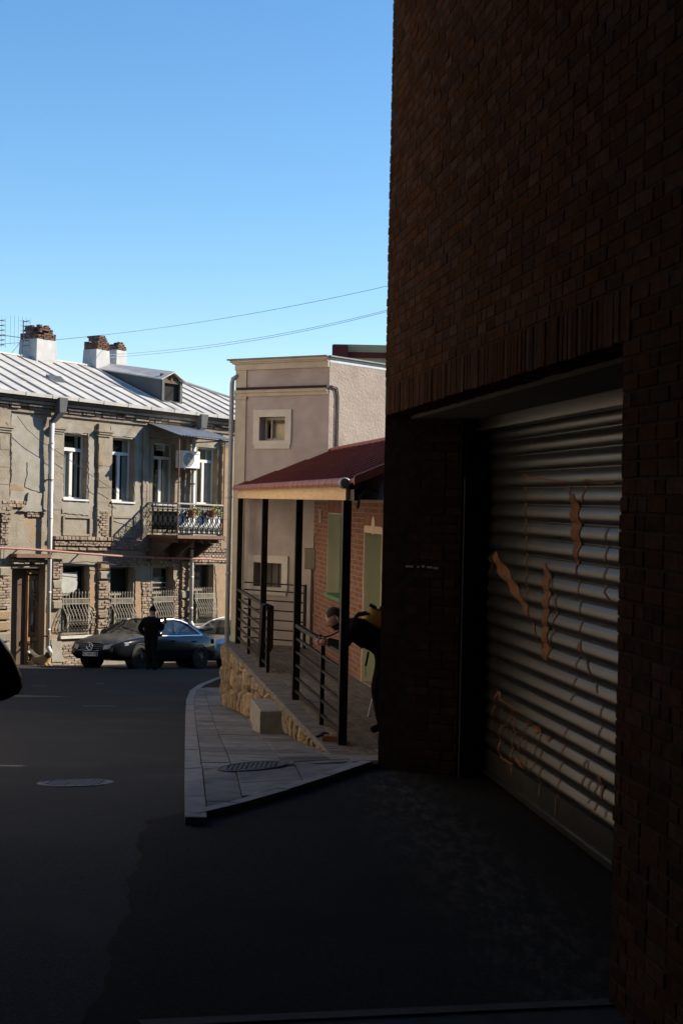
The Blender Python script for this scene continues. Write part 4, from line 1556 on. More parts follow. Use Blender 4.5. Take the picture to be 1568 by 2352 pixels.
# upturned gutter lip along the eave, with small brackets
m = MB()
a = A0 - .1
while a < hip_end + 2.8:
    L_ = 1.0
    m.hexa([LF.p(a + .004, EB_ - .02, EAVE - .05), LF.p(a + L_, EB_ - .02, EAVE - .05), LF.p(a + L_, EB_ + .05, EAVE - .05), LF.p(a + .004, EB_ + .05, EAVE - .05),
            LF.p(a + .004, EB_ + .0, EAVE + .06), LF.p(a + L_, EB_ + .0, EAVE + .06), LF.p(a + L_, EB_ + .06, EAVE + .05), LF.p(a + .004, EB_ + .06, EAVE + .05)])
    m.box(LF, a + .3, a + .33, EB_ + .055, EB_ + .07, EAVE - .06, EAVE + .07)
    a += L_
m.build('gutter', roofm, old)
# roof hatch (dark slot)
def on_roof(px, py):
    n = (RP(1, 0) - RP(0, 0)).cross(RP(0, 1) - RP(0, 0)).normalized()
    q = onplane(px, py, RP(0, 0), n)
    t = (q - LF.o).dot(LF.n); t = (EB_ - t) / RUN
    a = (q - LF.o - LF.n * (EB_ - t * RUN)).dot(LF.u) / LF.u.dot(LF.u)
    uh = V((LF.u.x, LF.u.y, 0))
    a = (q - LF.o - LF.n * (EB_ - t * RUN)).dot(uh) / uh.dot(uh)
    return a, t
ha, ht_ = on_roof(133, 876)
m = MB()
m.hexa([RP(ha - .3, ht_ - .02, -.02), RP(ha + .3, ht_ - .02, -.02), RP(ha + .3, ht_ + .05, -.02), RP(ha - .3, ht_ + .05, -.02),
        RP(ha - .3, ht_ - .02, .03), RP(ha + .3, ht_ - .02, .03), RP(ha + .3, ht_ + .05, .12), RP(ha - .3, ht_ + .05, .12)])
m.build('roof_vent', mat('dark_sheet', (.05, .055, .06), (.08, .085, .09), 5, .5), old)
# dormer
da0, dt0 = on_roof(371, 922)
da1, _ = on_roof(410, 924)
da1 = da0 + max(.75, min(1.0, da1 - da0))
db = EB_ - dt0 * RUN
dz = EAVE + dt0 * RUN * PITCHS
dh = LW(375, 871, db)[1] - LW(375, 922, db)[1]
dpk = dh + .26
DSL = .16
dback = dh / (PITCHS - DSL)
drm = bpy.data.objects.new('dormer', None); col.objects.link(drm); drm.parent = old; drm.location = LF.p((da0 + da1) / 2, db, dz) - wpos(old)
m = MB()
for aa, s_ in ((da0, 1), (da1, -1)):
    m.prism([LF.p(aa, db, dz - .05), LF.p(aa, db, dz + dh), LF.p(aa, db - dback, dz + dh + DSL * dback), LF.p(aa, db - dback, dz + dh + DSL * dback - .1)], LF.u * .05 * s_)
for aa, s_ in ((da0, 1), (da1, -1)):
    m.box(LF, min(aa, aa + .1 * s_), max(aa, aa + .1 * s_), db - .04, db + .03, dz - .03, dz + dh)
m.box(LF, da0, da1, db - .05, db + .03, dz - .08, dz + .04)
m.build('cheek', zinc_d, drm)
m = MB()
am = (da0 + da1) / 2
for (p, q) in ((da0 - .1, am), (da1 + .1, am)):
    zl, zr = dz + dh - .03, dz + dpk
    m.hexa([LF.p(p, db + .12, zl), LF.p(q, db + .12, zr), LF.p(q, db - dback - .7, zr + DSL * dback), LF.p(p, db - dback - .2, zl + DSL * dback),
            LF.p(p, db + .12, zl + .04), LF.p(q, db + .12, zr + .04), LF.p(q, db - dback - .7, zr + .04 + DSL * dback), LF.p(p, db - dback - .2, zl + .04 + DSL * dback)])
m.build('dormer_roof', roofm, drm)
m = MB()
m.add([LF.p(da0, db - .06, dz + dh), LF.p(da1, db - .06, dz + dh), LF.p(am, db - .06, dz + dpk)], [(0, 1, 2)])
m.box(LF, am - .04, am + .04, db - .05, db - .0, dz + dh - .05, dz + dpk - .06)
m.box(LF, da0 + .05, da1 - .05, db - .05, db - .01, dz + dh - .1, dz + dh)
m.build('gable_boards', darkwood, drm)
m = MB(); m.box(LF, da0 + .05, da1 - .05, db - .14, db - .11, dz - .1, dz + dpk - .05); m.build('loft_shade_sheet', darkm, drm)  # dark sheet close behind the opening stands in for the loft's shade

# chimneys: zinc-clad stacks with crumbling brick heads
clad = mat('chimney_zinc', (.36, .37, .38), (.45, .455, .46), 3, .6, bump=.15, bscale=6, spec=.15, c3=(.30, .31, .32), s3=1.5)
def chimney(xl, xr, ybase, ytop, ybrick, t, heads):
    b = EB_ - t * RUN
    a0, _ = LW(xl, ytop, b); a1, _ = LW(xr, ytop, b)
    zb_ = EAVE + t * RUN * PITCHS - .5
    _, zt = LW((xl + xr) / 2, ytop, b); _, zk = LW((xl + xr) / 2, ybrick, b)
    ch = bpy.data.objects.new('chimney', None); col.objects.link(ch); ch.parent = old; ch.location = LF.p((a0 + a1) / 2, b, zb_) - wpos(old)
    w = (a1 - a0)
    d = .62 * w + .12
    # seen at an angle: the visible width is front plus flank
    wf = w * .62
    fr0 = a0 + w - wf
    m = MB()
    g = .05
    m.hexa([LF.p(fr0 - g, b + g, zb_), LF.p(fr0 + wf + g, b + g, zb_), LF.p(fr0 + wf + g, b - d - g, zb_), LF.p(fr0 - g, b - d - g, zb_),
            LF.p(fr0, b, zt), LF.p(fr0 + wf, b, zt), LF.p(fr0 + wf, b - d, zt), LF.p(fr0, b - d, zt)])
    m.build('cladding', clad, ch)
    m = MB()
    i = 0
    z = zt
    H = zk - zt
    while z < zk - .03:
        t_ = (z - zt) / H
        ins = 0.02 + (t_ > .45) * wf * .12 + (t_ > .7) * wf * .1
        for (s0, s1) in heads:
            x0, x1 = fr0 + wf * s0 + ins, fr0 + wf * s1 - ins
            for (p, q, bb0, bb1) in ((x0, x1, b - .13, b - ins * .4 + .03), (x0, x1, b - d + .0, b - d + .15)):
                aa = p - (i % 2) * .11
                while aa < q:
                    s, e = max(aa, p), min(aa + .23, q)
                    gap = t_ > .45 and abs(((s + e) / 2 - x0) / max(.01, x1 - x0) - .5) > .12 and rnd.random() < .35
                    if e - s > .04 and not gap and rnd.random() > .12 * t_:
                        m.brick(LF, s + .004, e - .004, bb0, bb1 + rnd.uniform(-.015, .015), z + .004, z + .068, .01)
                    aa += .24
            for p in (x0, x1 - .12):
                bb = b - d + .16
                while bb < b - .14:
                    if rnd.random() > .25 * t_:
                        m.box(LF, p + rnd.uniform(-.01, .01), p + .12, bb, min(bb + .22, b - .135), z + .004, z + .068)
                    bb += .23
        z += .072
        i += 1
    m.build('brick_head', mat_ch, ch, kind='stuff', fix=False)
mat_ch = mat('chimney_brick', (.10, .046, .030), (.15, .073, .050), 9, .92, bump=.6, bscale=40, rand=.4, huer=.015, c3=(.04, .03, .025), s3=3, t3=(.5, .66), bdist=.01)
chimney(58, 130, 815, 778, 746, .93, [(0, 1)])
chimney(204, 252, 838, 802, 767, .95, [(0, 1)])
chimney(255, 291, 842, 803, 786, 1.05, [(0, 1)])

# ---- windows
def sub(name, rect):
    g = bpy.data.objects.new(name, None); col.objects.link(g); g.parent = old
    g.location = LF.p((rect[0] + rect[1]) / 2, 0, rect[2]) - wpos(old)
    return g
def pvc_window(w, kind):
    x0, x1, z0, z1 = w
    g = sub('window', w)
    B0, B1 = -.30, -.23
    f = .055
    ztr = z1 - (z1 - z0) * .24
    m = MB()
    bars = [(x0, x0 + f, z0, z1), (x1 - f, x1, z0, z1), (x0 + f, x1 - f, z0, z0 + f), (x0 + f, x1 - f, z1 - f, z1), (x0 + f, x1 - f, ztr - .05, ztr + .05)]
    xm = (x0 + x1) / 2
    bars.append((xm - .055, xm + .055, z0 + f, ztr - .05))
    for (aa, bb, cc, dd) in bars:
        m.box(LF, aa, bb, B0, B1, cc, dd)
    if kind == 0:     # one sash open, its frame swung in
        m.box(LF, x0 - .0, xm + .06, B1 + .001, B1 + .06, ztr - .05, ztr + .06)
    m.build('frame', pvc, g)
    m = MB()
    m.box(LF, x0 - .03, x1 + .04, -.36, .055, z0 - .055, z0 - .002)
    m.build('sill', pvc, g)
    m = MB()
    for (aa, bb, cc, dd) in ((x0 + f, xm - .055, z0 + f, ztr - .05), (xm + .055, x1 - f, z0 + f, ztr - .05), (x0 + f, x1 - f, ztr + .05, z1 - f)):
        m.box(LF, aa, bb, -.27, -.26, cc, dd)
    m.build('pane', glass_w, g)
    m = MB()
    def cur(a0, a1, c0, c1, ph):
        n = 20
        for k in range(n):
            p, q = k / n, (k + 1) / n
            y0, y1 = .014 * math.sin(p * 19 + ph), .014 * math.sin(q * 19 + ph)
            m.quad(LF.p(a0 + (a1 - a0) * p, -.32 + y0, c0), LF.p(a0 + (a1 - a0) * q, -.32 + y1, c0), LF.p(a0 + (a1 - a0) * q, -.32 + y1, c1), LF.p(a0 + (a1 - a0) * p, -.32 + y0, c1))
    if kind == 0:
        cur(x0, xm - .03, z0, ztr, 1); cur(xm + .2, xm + .32, z0, z1, 2)
    elif kind == 1:
        cur(x0, x0 + .3, ztr, z1, 0); cur(x1 - .25, x1, z0, z1, 3)
    else:
        cur(x0, x0 + .2, z0, z1, 2); cur(x1 - .3, x1 - .05, z0, z1, 1)
    m.build('curtain', curtain, g)
    return g
for k, w in enumerate(UP_W):
    pvc_window(w, min(k, 2))
def grille(w, seed):
    """pot-bellied wrought iron grille"""
    x0, x1, z0, z1 = w
    zt = z0 + (z1 - z0) * .62
    zr1, zr2 = zt - .20, zt - .36
    n = 9
    g = sub('window_grille', w)
    m = MB()
    H = zr2 - z0 - .1
    def belly(t):     # t 0 bottom .. 1 under the rails
        return .06 + .26 * math.sin(math.pi * min(1, t / .95)) ** 1.2 * (1.15 - .5 * t)
    X0, X1 = x0 + .02, x1 - .06
    for k in range(n):
        a = X0 + (X1 - X0) * k / (n - 1)
        pts = [LF.p(a, .05, z0 + .03)]
        for j in range(11):
            t = j / 10
            pts.append(LF.p(a, belly(t), z0 + .1 + t * H))
        pts += [LF.p(a, .06, zr1), LF.p(a, .06, zt - .06)]
        m.tube(pts, .0105, 4)
        m.lathe(LF.p(a, .06, zt - .06), (0, 0, 1), [(.004, 0), (.022, .02), (.014, .055), (.002, .09)], 5)
    # belly scrolls
    r2 = random.Random(seed)
    for k in range(n - 1):
        a = X0 + (X1 - X0) * (k + .5) / (n - 1)
        for (t0, dr) in ((.14, -1), (.30, 1), (.46, -1), (.62, 1), (.78, -1)):
            R_ = (X1 - X0) / (n - 1) * .42
            pts = []
            for j in range(10):
                an = j / 9 * 5.2 * dr
                rr = R_ * (1 - j / 14)
                t = t0 + rr * math.sin(an) / H
                pts.append(LF.p(a + rr * math.cos(an), belly(t) + .004, z0 + .1 + t * H))
            m.tube(pts, .0075, 3, cap=False)
    # flank bars so that the belly closes on the wall
    for aa in (X0, X1):
        for j in (2, 5, 8):
            t = j / 10
            m.tube([LF.p(aa, belly(t), z0 + .1 + t * H), LF.p(aa + (.04 if aa == X1 else -.04), -.03, z0 + .1 + t * H)], .008, 4)
    for (c, h) in ((zr1, .014), (zr2, .014), (z0 + .06, .012), (z0 + .17, .012)):
        m.box(LF, x0 - .02, x1 - .02, .05, .075, c - h, c + h)
    for k in range(2 * n):
        a = X0 + (X1 - X0) * (k + .5) / (2 * n)
        m.box(LF, a - .012, a + .012, .056, .07, zr2 + .02, zr1 - .02)
        m.box(LF, a - .009, a + .009, .052, .068, z0 + .07, z0 + .16)
    m.build('bars', iron_w, g, fix=False)
def old_window(w, kind, seed):
    x0, x1, z0, z1 = w
    g = sub('window', w)
    H = z1 - z0
    f = .06
    zm = z0 + H * .58
    m = MB()
    fm = iron_w if kind in (2,) else darkwood
    for (aa, bb, cc, dd) in ((x0, x0 + f, z0, z1), (x1 - f, x1, z0, z1), (x0 + f, x1 - f, z0, z0 + f), (x0 + f, x1 - f, z1 - f, z1)):
        m.box(LF, aa, bb, -.34, -.26, cc, dd)
    m.build('frame', fm, g)
    m = MB()
    xm = (x0 + x1) / 2 - .05
    m.box(LF, xm - .03, xm + .03, -.33, -.25, z0 + f, zm - .04)
    m.box(LF, x0 + f, x1 - f, -.33, -.24, zm - .035, zm + .035)
    if kind == 2:
        for q in (.42, .5, .66, .74):
            m.box(LF, x0 + f, x1 - f, -.32, -.25, z0 + H * q - .02, z0 + H * q + .02)
    if kind == 1:
        m.box(LF, x0 + f, x1 - f, -.32, -.25, z0 + H * .44 - .02, z0 + H * .44 + .02)
    m.build('glazing_bar', iron_w, g)
    m = MB(); m.box(LF, x0 + f, x1 - f, -.30, -.295, z0 + f, z1 - f); m.build('pane', glass_o, g)
    m = MB()
    if kind == 0:
        m.box(LF, x0 + .04, xm + .32, -.235, -.22, zm + .04, z1 - .22)
        m.build('board', mat('pale_board', (.30, .31, .30), (.38, .39, .375), 4, .8), g)
        m = MB()
        m.box(LF, x0 + .04, xm - .04, -.42, -.41, z0 + .06, zm - .05)
        m.build('curtain', curtain, g)
        m = MB()
        for _k in range(7):
            c = LF.p(xm + rnd.uniform(.1, .35), -.22 + rnd.uniform(0, .05), zm + rnd.uniform(-.55, .1))
            m.lathe(c, (0, 0, 1), [(.02, -.1), (.07, -.04), (.06, .06), (.02, .12)], 6)
        m.build('dark_rag', darkm, g)
    elif kind == 1:
        m.box(LF, x0 + .05, xm - .03, -.40, -.39, z0 + .3, zm - .05)
        m.build('curtain', bluecloth, g)
    elif kind == 2:
        m.box(LF, x0 + .06, x1 - .1, -.40, -.39, zm + .1, z1 - .35)
        m.build('curtain', bluecloth, g)
    else:
        m.box(LF, x0 + .1, x0 + .3, -.40, -.39, z0 + .3, zm)
        m.build('curtain', curtain, g)
    m = MB()
    m.box(LF, x0 - .06, x1 + .08, -.2, .10, z0 - .09, z0 - .002)
    m.build('sill', mat('stone_sill', (.42, .40, .36), (.5, .48, .43), 6, .85) if 'stone_sill' not in MATS else MATS['stone_sill'], g)
    grille(w, seed)
for k, w in enumerate(LO_W):
    old_window(w, k, 5 + k)

# ---- street door in its deep opening
x0, x1, z0, z1 = DOOR
g = sub('door', DOOR)
la0, _ = LW(62, 1420, -.34); la1, _ = LW(101, 1420, -.34)
_, dtop = LW(80, 1322, -.34)
BD = -.36
m = MB()
m.box(LF, x0 + .0, la0 - .0, BD - .12, BD - .06, z0, z1)
m.box(LF, la0, x1, BD - .12, BD - .06, z0, z1)
m.build('panelling', darkwood, g)
m = MB()
jw = .14
for (aa, bb, cc, dd, bb1) in ((la0, la0 + jw, z0, dtop, .06), (x1 - .12, x1, z0, dtop, .05), (la0, x1, dtop - .12, dtop, .05), (la0 + jw, x1 - .12, z0 + 1.05, z0 + 1.2, .05),
                         (la0 + jw, x1 - .12, z0 + .05, z0 + .22, .05), (la0 + jw, la0 + jw + .12, z0 + .22, z0 + 1.05, .03), (la0 + jw + .3, la0 + jw + .36, z0 + .22, z0 + 1.05, .03)):
    m.box(LF, aa, bb, BD - .06, BD + bb1, cc, dd)
m.box(LF, la0 - .02, la0 + jw + .22, BD + .02, BD + .10, z0 + .92, z0 + 1.04)
m.box(LF, la0 + jw - .1, la0 + jw + .1, BD + .02, BD + .09, z0 + .06, z0 + .9)
m.box(LF, la0, la0 + .5, BD - .02, BD + .10, dtop + .06, dtop + .16)
m.prism([LF.p(la0, BD + .02, dtop + .2), LF.p(la0 + .1, BD + .02, dtop + .2), LF.p(la0 + .48, BD + .02, dtop + .42), LF.p(la0 + .38, BD + .02, dtop + .44)], LF.n * .06)
m.build('leaf', oldwood, g)
m = MB()
for q in (.62, .70, .78, .46, .38):
    zz_ = z0 + 1.2 + (dtop - z0 - 1.3) * q
    m.box(LF, la0 + jw - .02, la0 + jw + .26, BD + .0, BD + .05, zz_ - .035, zz_ + .035)
m.build('lath', oldwood, g)
m = MB(); m.box(LF, la0 + jw, x1 - .12, BD - .05, BD - .04, z0 + 1.2, dtop - .12); m.build('pane', glass_o, g)
m = MB()
zb_ = z0 + 1.2
Hh = dtop - .12 - zb_
m.box(LF, la0 + jw + .02, la0 + jw + .20, BD - .035, BD - .03, zb_ + Hh * .6, zb_ + Hh * .98)
m.box(LF, la0 + jw + .06, la0 + jw + .14, BD - .033, BD - .027, zb_ + .2, zb_ + Hh * .42)
m.build('paper', whitecloth, g)
m = MB()
m.box(LF, la0 + jw + .02, la0 + jw + .30, BD - .034, BD - .028, zb_ + Hh * .42, zb_ + Hh * .6)
m.box(LF, la0 + jw + .32, x1 - .14, BD - .034, BD - .028, zb_ + Hh * .15, zb_ + Hh * .42)
m.build('poster', mat('grey_print', (.16, .18, .21), (.30, .32, .36), 14, .7), g)
kn0, kn1 = la0 + jw + .12, x1 - .14
m = MB()
m.box(LF, kn0, kn1, BD - .03, BD - .022, zb_ + .03, zb_ + .30)
notice = m.build('notice', mat('notice_white', (.70, .66, .68), None, rough=.7), g)
def text(body, size, fr, a, c, b, mt, parent, name='lettering', ext=.002, sx=1.0):
    cu = bpy.data.curves.new(name, 'FONT')
    cu.body = body
    cu.size = size
    cu.extrude = ext
    cu.align_x = 'CENTER'
    cu.align_y = 'CENTER'
    cu.resolution_u = 2
    tmp = bpy.data.objects.new('tmp_text', cu)
    me = bpy.data.meshes.new_from_object(tmp)
    bpy.data.objects.remove(tmp)
    M4 = Matrix((fr.u.normalized() * sx, fr.v, fr.n)).transposed()
    o0 = fr.p(a, b, c)
    me.transform(M4.to_4x4())
    o = bpy.data.objects.new(name, me)
    me.materials.append(mt)
    col.objects.link(o)
    o.parent = parent
    o.location = o0 - wpos(parent)
    return o
red = mat('red_print', (.55, .05, .06), None, rough=.6)
text('КНИГИ', .155, LF, (kn0 + kn1) / 2, zb_ + .22, BD - .02, red, g)
for k in range(2):
    text('КНИГИ ГАЗЕТЫ', .05, LF, (kn0 + kn1) / 2, zb_ + .115 - k * .05, BD - .02, red, g) if False else None
m = MB()
for k in range(2):
    a = kn0 + .04
    while a < kn1 - .05:
        L_ = rnd.uniform(.03, .08)
        m.box(LF, a, a + L_, BD - .022, BD - .0195, zb_ + .065 + k * .05, zb_ + .085 + k * .05)
        a += L_ + .02
m.build('small_print', red, g)
# door head: shelf of rotten brick and boards
sx0, sx1, sc0, sc1 = lr(24, 104, 1272, 1283)
m = MB()
m.box(LF, sx0, sx1, -.02, .32, sc0 + .04, sc1)
m.build('door_canopy', rust, old)
m = MB()
bricks_at(sx0, sx1, sc0 - .17, sc0 - .02, -.05, .16, .1, .2, .08, m)
m.build('lintel_brick', oldbrick, old, kind='stuff', fix=False)
tx0, tx1, tc0, tc1 = lr(26, 84, 1299, 1305)
m = MB(); m.tube([LF.p(tx0, .0, (tc0 + tc1) / 2), LF.p(tx1 + .1, .0, (tc0 + tc1) / 2)], .05, 8); m.build('lamp_tube', iron_w, old)
# doorstep
m = MB(); m.box(LF, x0 - .1, x1 + .1, -.36, .22, z0 - .5, z0 - .01); m.build('doorstep', plaster_g, old)

# ---- downpipes
def downpipe(x, ytop, ybot, hop, pb_=.21):
    a, _ = LW(x, (ytop + ybot) / 2, pb_)
    _, ct = LW(x, ytop, pb_); _, cb = LW(x, ybot, pb_)
    g = bpy.data.objects.new('downpipe', None); col.objects.link(g); g.parent = old; g.location = LF.p(a, .2, cb) - wpos(old)
    m = MB()
    pts = [LF.p(a, pb_, cb + .25), LF.p(a, pb_, ct)]
    m.tube(pts, .068, 10)
    m.tube([LF.p(a + .03, pb_ + .1, cb + .1), LF.p(a, pb_, cb + .3)], .072, 10)
    for k in range(6):
        z = cb + (ct - cb) * (k + .7) / 6.3
        m.lathe(LF.p(a, pb_, z), (0, 0, 1), [(.073, 0), (.076, .02), (.076, .05), (.07, .06)], 10)
    m.build('pipe', pipe_w, g, smooth=True)
    for k in (0, 2, 4):
        z = cb + (ct - cb) * (k + .5) / 6
        mm = MB(); mm.box(LF, a - .02, a + .02, -.02, pb_ - .05, z, z + .04); mm.lathe(LF.p(a, pb_, z), (0, 0, 1), [(.076, 0), (.076, .04)], 10)
        mm.build('clamp', rust, g)
    # hopper head under the eave
    m = MB()
    h0 = EAVE - .02
    hx = a + .18
    m.hexa([LF.p(hx - .13, .26, h0 - .42), LF.p(hx + .11, .26, h0 - .42), LF.p(hx + .11, .50, h0 - .42), LF.p(hx - .13, .50, h0 - .42),
            LF.p(hx - .17, .24, h0 + .02), LF.p(hx + .15, .24, h0 + .02), LF.p(hx + .15, .54, h0 + .02), LF.p(hx - .17, .54, h0 + .02)])
    m.hexa([LF.p(a - .07, pb_ - .08, ct - .03), LF.p(a + .07, pb_ - .08, ct - .03), LF.p(a + .07, pb_ + .08, ct - .03), LF.p(a - .07, pb_ + .08, ct - .03),
            LF.p(hx - .13, .262, h0 - .421), LF.p(hx + .11, .262, h0 - .421), LF.p(hx + .11, .498, h0 - .421), LF.p(hx - .13, .498, h0 - .421)])
    m.build('hopper', zinc_d, g)
downpipe(115.5, 968, 1508, True)
downpipe(442, 1000, 1448, True)
# gas pipe along the facade
gp = [(-40, 1257), (60, 1261), (115, 1265), (200, 1272), (300, 1279), (400, 1285), (476, 1287), (528, 1290)]
m = MB()
pts = []
for (x, y) in gp:
    a, c = LW(x, y - (3 if x > 300 else 0), .36)
    pts.append(LF.p(a, .36, c))
m.tube(pts, .036, 8)
for k in range(1, 7):
    p = pts[k]
    m.box(Frame(p, LF.u, LF.n), -.015, .015, -.37, 0, -.02, .02)
tag(m.build('gas_pipe', gas, loc=pts[0], smooth=False), 'long pinkish gas pipe running level across the old house between its storeys', 'pipe')
# ------------------------------------------------------------------ balcony with awning
bal = bpy.data.objects.new('balcony', None); col.objects.link(bal); bal.parent = old
BP = 1.42
ba0, bc1 = LW(327, 1160); 
_, bslab = LW(459, 1239, BP); _, bt_ = LW(459, 1160, BP)
ba0 = LW(408, 1200, BP)[0]; ba1 = LW(511, 1200, BP)[0]
bal.location = LF.p((ba0 + ba1) / 2, 0, bslab) - wpos(old)
m = MB()
m.box(LF, ba0 - .04, ba1 + .06, 0.01, BP + .05, bslab, bslab + .10)
m.box(LF, ba0 - .06, ba1 + .08, BP - .02, BP + .09, bslab + .02, bslab + .13)
for k in range(6):
    a = ba0 + .1 + (ba1 - ba0 - .2) * k / 5
    m.box(LF, a - .04, a + .04, .02, BP - .1, bslab - .12, bslab - .001)
m.build('floor', rust, bal)
m = MB()
for a in (ba0 + .05, (ba0 + ba1) / 2, ba1 - .1):
    m.prism([LF.p(a - .05, .01, bslab - .13), LF.p(a - .05, BP - .3, bslab - .13), LF.p(a - .05, .01, bslab - .8)], LF.u * .1)
m.build('corbel', darkwood, bal)
# ironwork panels
def ironwork(P, L_, z0, z1, n):
    """P(s, z, out) along the panel"""
    m = MB()
    T_ = .011
    H = z1 - z0
    for z in (z0 + .02, z0 + .16, z1 - .18, z1):
        m.tube([P(0, z, 0), P(L_, z, 0)], .014, 4)
    w = L_ / n
    for k in range(n + 1):
        s = k * w
        if k < n:
            c = s + w / 2
            lo, hi = z0 + .16, z1 - .18
            for sg in (-1, 1):      # lyre
                pts = []
                for j in range(11):
                    t = j / 10
                    pts.append(P(c + sg * w * .44 * math.cos(t * math.pi * 2.0) * (1 if t < .95 else .9), lo + (hi - lo) * t, 0))
                m.tube(pts, T_, 4, cap=False)
                for (zc, R_, dr) in ((lo + .09, w * .27, 1), (hi - .10, w * .22, -1)):
                    pts = []
                    for j in range(11):
                        an = j / 10 * 6.0 * sg + (math.pi / 2) * dr
                        rr = R_ * (1 - j / 16)
                        pts.append(P(c + sg * .02 + rr * math.cos(an), zc + rr * math.sin(an), .004))
                    m.tube(pts, T_ * .8, 4, cap=False)
            for j in range(3):
                pts = []
                for i in range(8):
                    an = i / 7 * 2 * math.pi
                    pts.append(P(s + w * (j + .5) / 3 + w * .14 * math.cos(an), z1 - .09 + .06 * math.sin(an), 0))
                m.tube(pts, T_ * .6, 3, cap=False)
                pts = [q for q in pts]
                m.tube([P(s + w * (j + .2) / 3, z0 + .03, 0), P(s + w * (j + .8) / 3, z0 + .15, 0)], T_ * .7, 3, cap=False)
                m.tube([P(s + w * (j + .8) / 3, z0 + .03, 0), P(s + w * (j + .2) / 3, z0 + .15, 0)], T_ * .7, 3, cap=False)
        m.tube([P(s, z0, 0), P(s, z1, 0)], T_ * .9, 4)
    return m
R0, R1 = bslab + .16, bt_
PFR = lambda s, z, o=0: LF.p(ba0 + s, BP + o, z)
PLF = lambda s, z, o=0: LF.p(ba0 - o, .03 + s, z)
PRT = lambda s, z, o=0: LF.p(ba1 + o, .03 + s, z)
ironwork(PFR, ba1 - ba0, R0, R1, 9).build('railing_panel', blackmetal, bal, fix=False)
ironwork(PLF, BP - .03, R0, R1, 6).build('railing_panel', blackmetal, bal, fix=False)
ironwork(PRT, BP - .03, R0, R1, 6).build('railing_panel', blackmetal, bal, fix=False)
m = MB()
m.box(LF, ba0 + .03, ba1 - .03, BP - .05, BP - .035, R0 + .02, R1 - .12)
m.build('backing_sheet', whitecloth, bal)
m = MB()
m.box(LF, ba0 + .03, ba0 + .04, .25, BP - .06, R0 + .12, R1 - .25)
m.build('backing_sheet', mat('grey_sheet', (.16, .165, .17), (.22, .22, .225), 3, .8), bal)
m = MB()
m.box(LF, ba0 - .03, ba1 + .03, BP - .035, BP + .03, R1 + .0, R1 + .045)
m.box(LF, ba0 - .03, ba0 + .03, 0.02, BP - .036, R1 + .0, R1 + .04)
m.box(LF, ba1 - .03, ba1 + .03, 0.02, BP - .036, R1 + .0, R1 + .04)
m.build('handrail', mat('grey_rail', (.30, .29, .27), (.38, .37, .34), 6, .6), bal)
# awning
aw0, aw1 = ba0 - .12, ba1 + .35
_, awf = LW(460, 1004, BP + .12)
_, aww = LW(400, 985, .0)
aww = awf + .42
m = MB()
def awn(u, v):
    a = aw0 + (aw1 - aw0) * u
    b = .03 + (BP + .14 - .03) * v
    return LF.p(a, b, aww + (awf - aww) * v + .022 * math.sin(u * 2 * math.pi * 18))
m.grid(awn, 144, 6)
m.build('awning', mat('corrugated_sheet', (.34, .36, .38), (.42, .44, .46), 4, .5, metal=.3), bal, smooth=False, fix=False)
m = MB()
for a in (ba0, ba1 + .02):
    m.tube([LF.p(a, BP + .01, bslab + .1), LF.p(a, BP + .01, awf - .03)], .026, 6)
m.tube([LF.p(aw0 + .05, BP + .02, awf - .045), LF.p(aw1 - .05, BP + .02, awf - .045)], .025, 5)
m.tube([LF.p(ba0, .02, awf - .08), LF.p(ba0, BP, awf - .045)], .022, 5)
m.tube([LF.p(ba1, .02, awf - .08), LF.p(ba1, BP, awf - .045)], .022, 5)
m.build('post', rust, bal)

# ---- air conditioner on the wall
acb = .55
ax0, ax1, az0, az1 = lr(421, 459, 1036, 1076, acb)
acx = (ax0 + ax1) / 2
aw_ = .40
ac = thing('air_conditioner', LF.p(acx, .1, az0), 'white air conditioner box with round fan grille on the wall above the balcony', 'air conditioner')
m = MB()
m.brick(LF, acx - aw_, acx + aw_, .22, acb, az0, az1, .02)
m.build('casing', whitep, ac)
m = MB()
cc = LF.p(acx - .12, acb + .006, (az0 + az1) / 2)
rr_ = min(.24, (az1 - az0) * .44)
m.lathe(cc, LF.n, [(rr_, -.01), (rr_, .004), (rr_ * .9, .006)], 24)
m.build('fan_opening', mat('fan_grey', (.22, .22, .22), (.30, .30, .30), 20, .6), ac)
m = MB()
for k in range(1, 4):
    pts = [cc + (LF.u * math.cos(j / 20 * 6.2832) + V((0, 0, 1)) * math.sin(j / 20 * 6.2832)) * (rr_ * k / 3.2) + LF.n * .012 for j in range(21)]
    m.tube(pts, .006, 3, cap=False)
for k in range(8):
    an = k * math.pi / 8
    d = (LF.u * math.cos(an) + V((0, 0, 1)) * math.sin(an)) * rr_
    m.tube([cc - d + LF.n * .012, cc + d + LF.n * .012], .005, 3)
m.build('grille', whitep, ac, fix=False)
m = MB()
for a in (acx - .28, acx + .28):
    m.box(LF, a - .02, a + .02, .0, acb - .02, az0 - .05, az0 - .005)
    m.tube([LF.p(a, .02, az0 - .4), LF.p(a, acb - .1, az0 - .05)], .014, 4)
m.build('bracket', rust, ac)
m = MB()
m.box(LF, acx + .20, acx + .34, acb + .001, acb + .005, az1 - .12, az1 - .08)
m.build('badge', mat('badge_grey', (.3, .3, .32), None), ac)

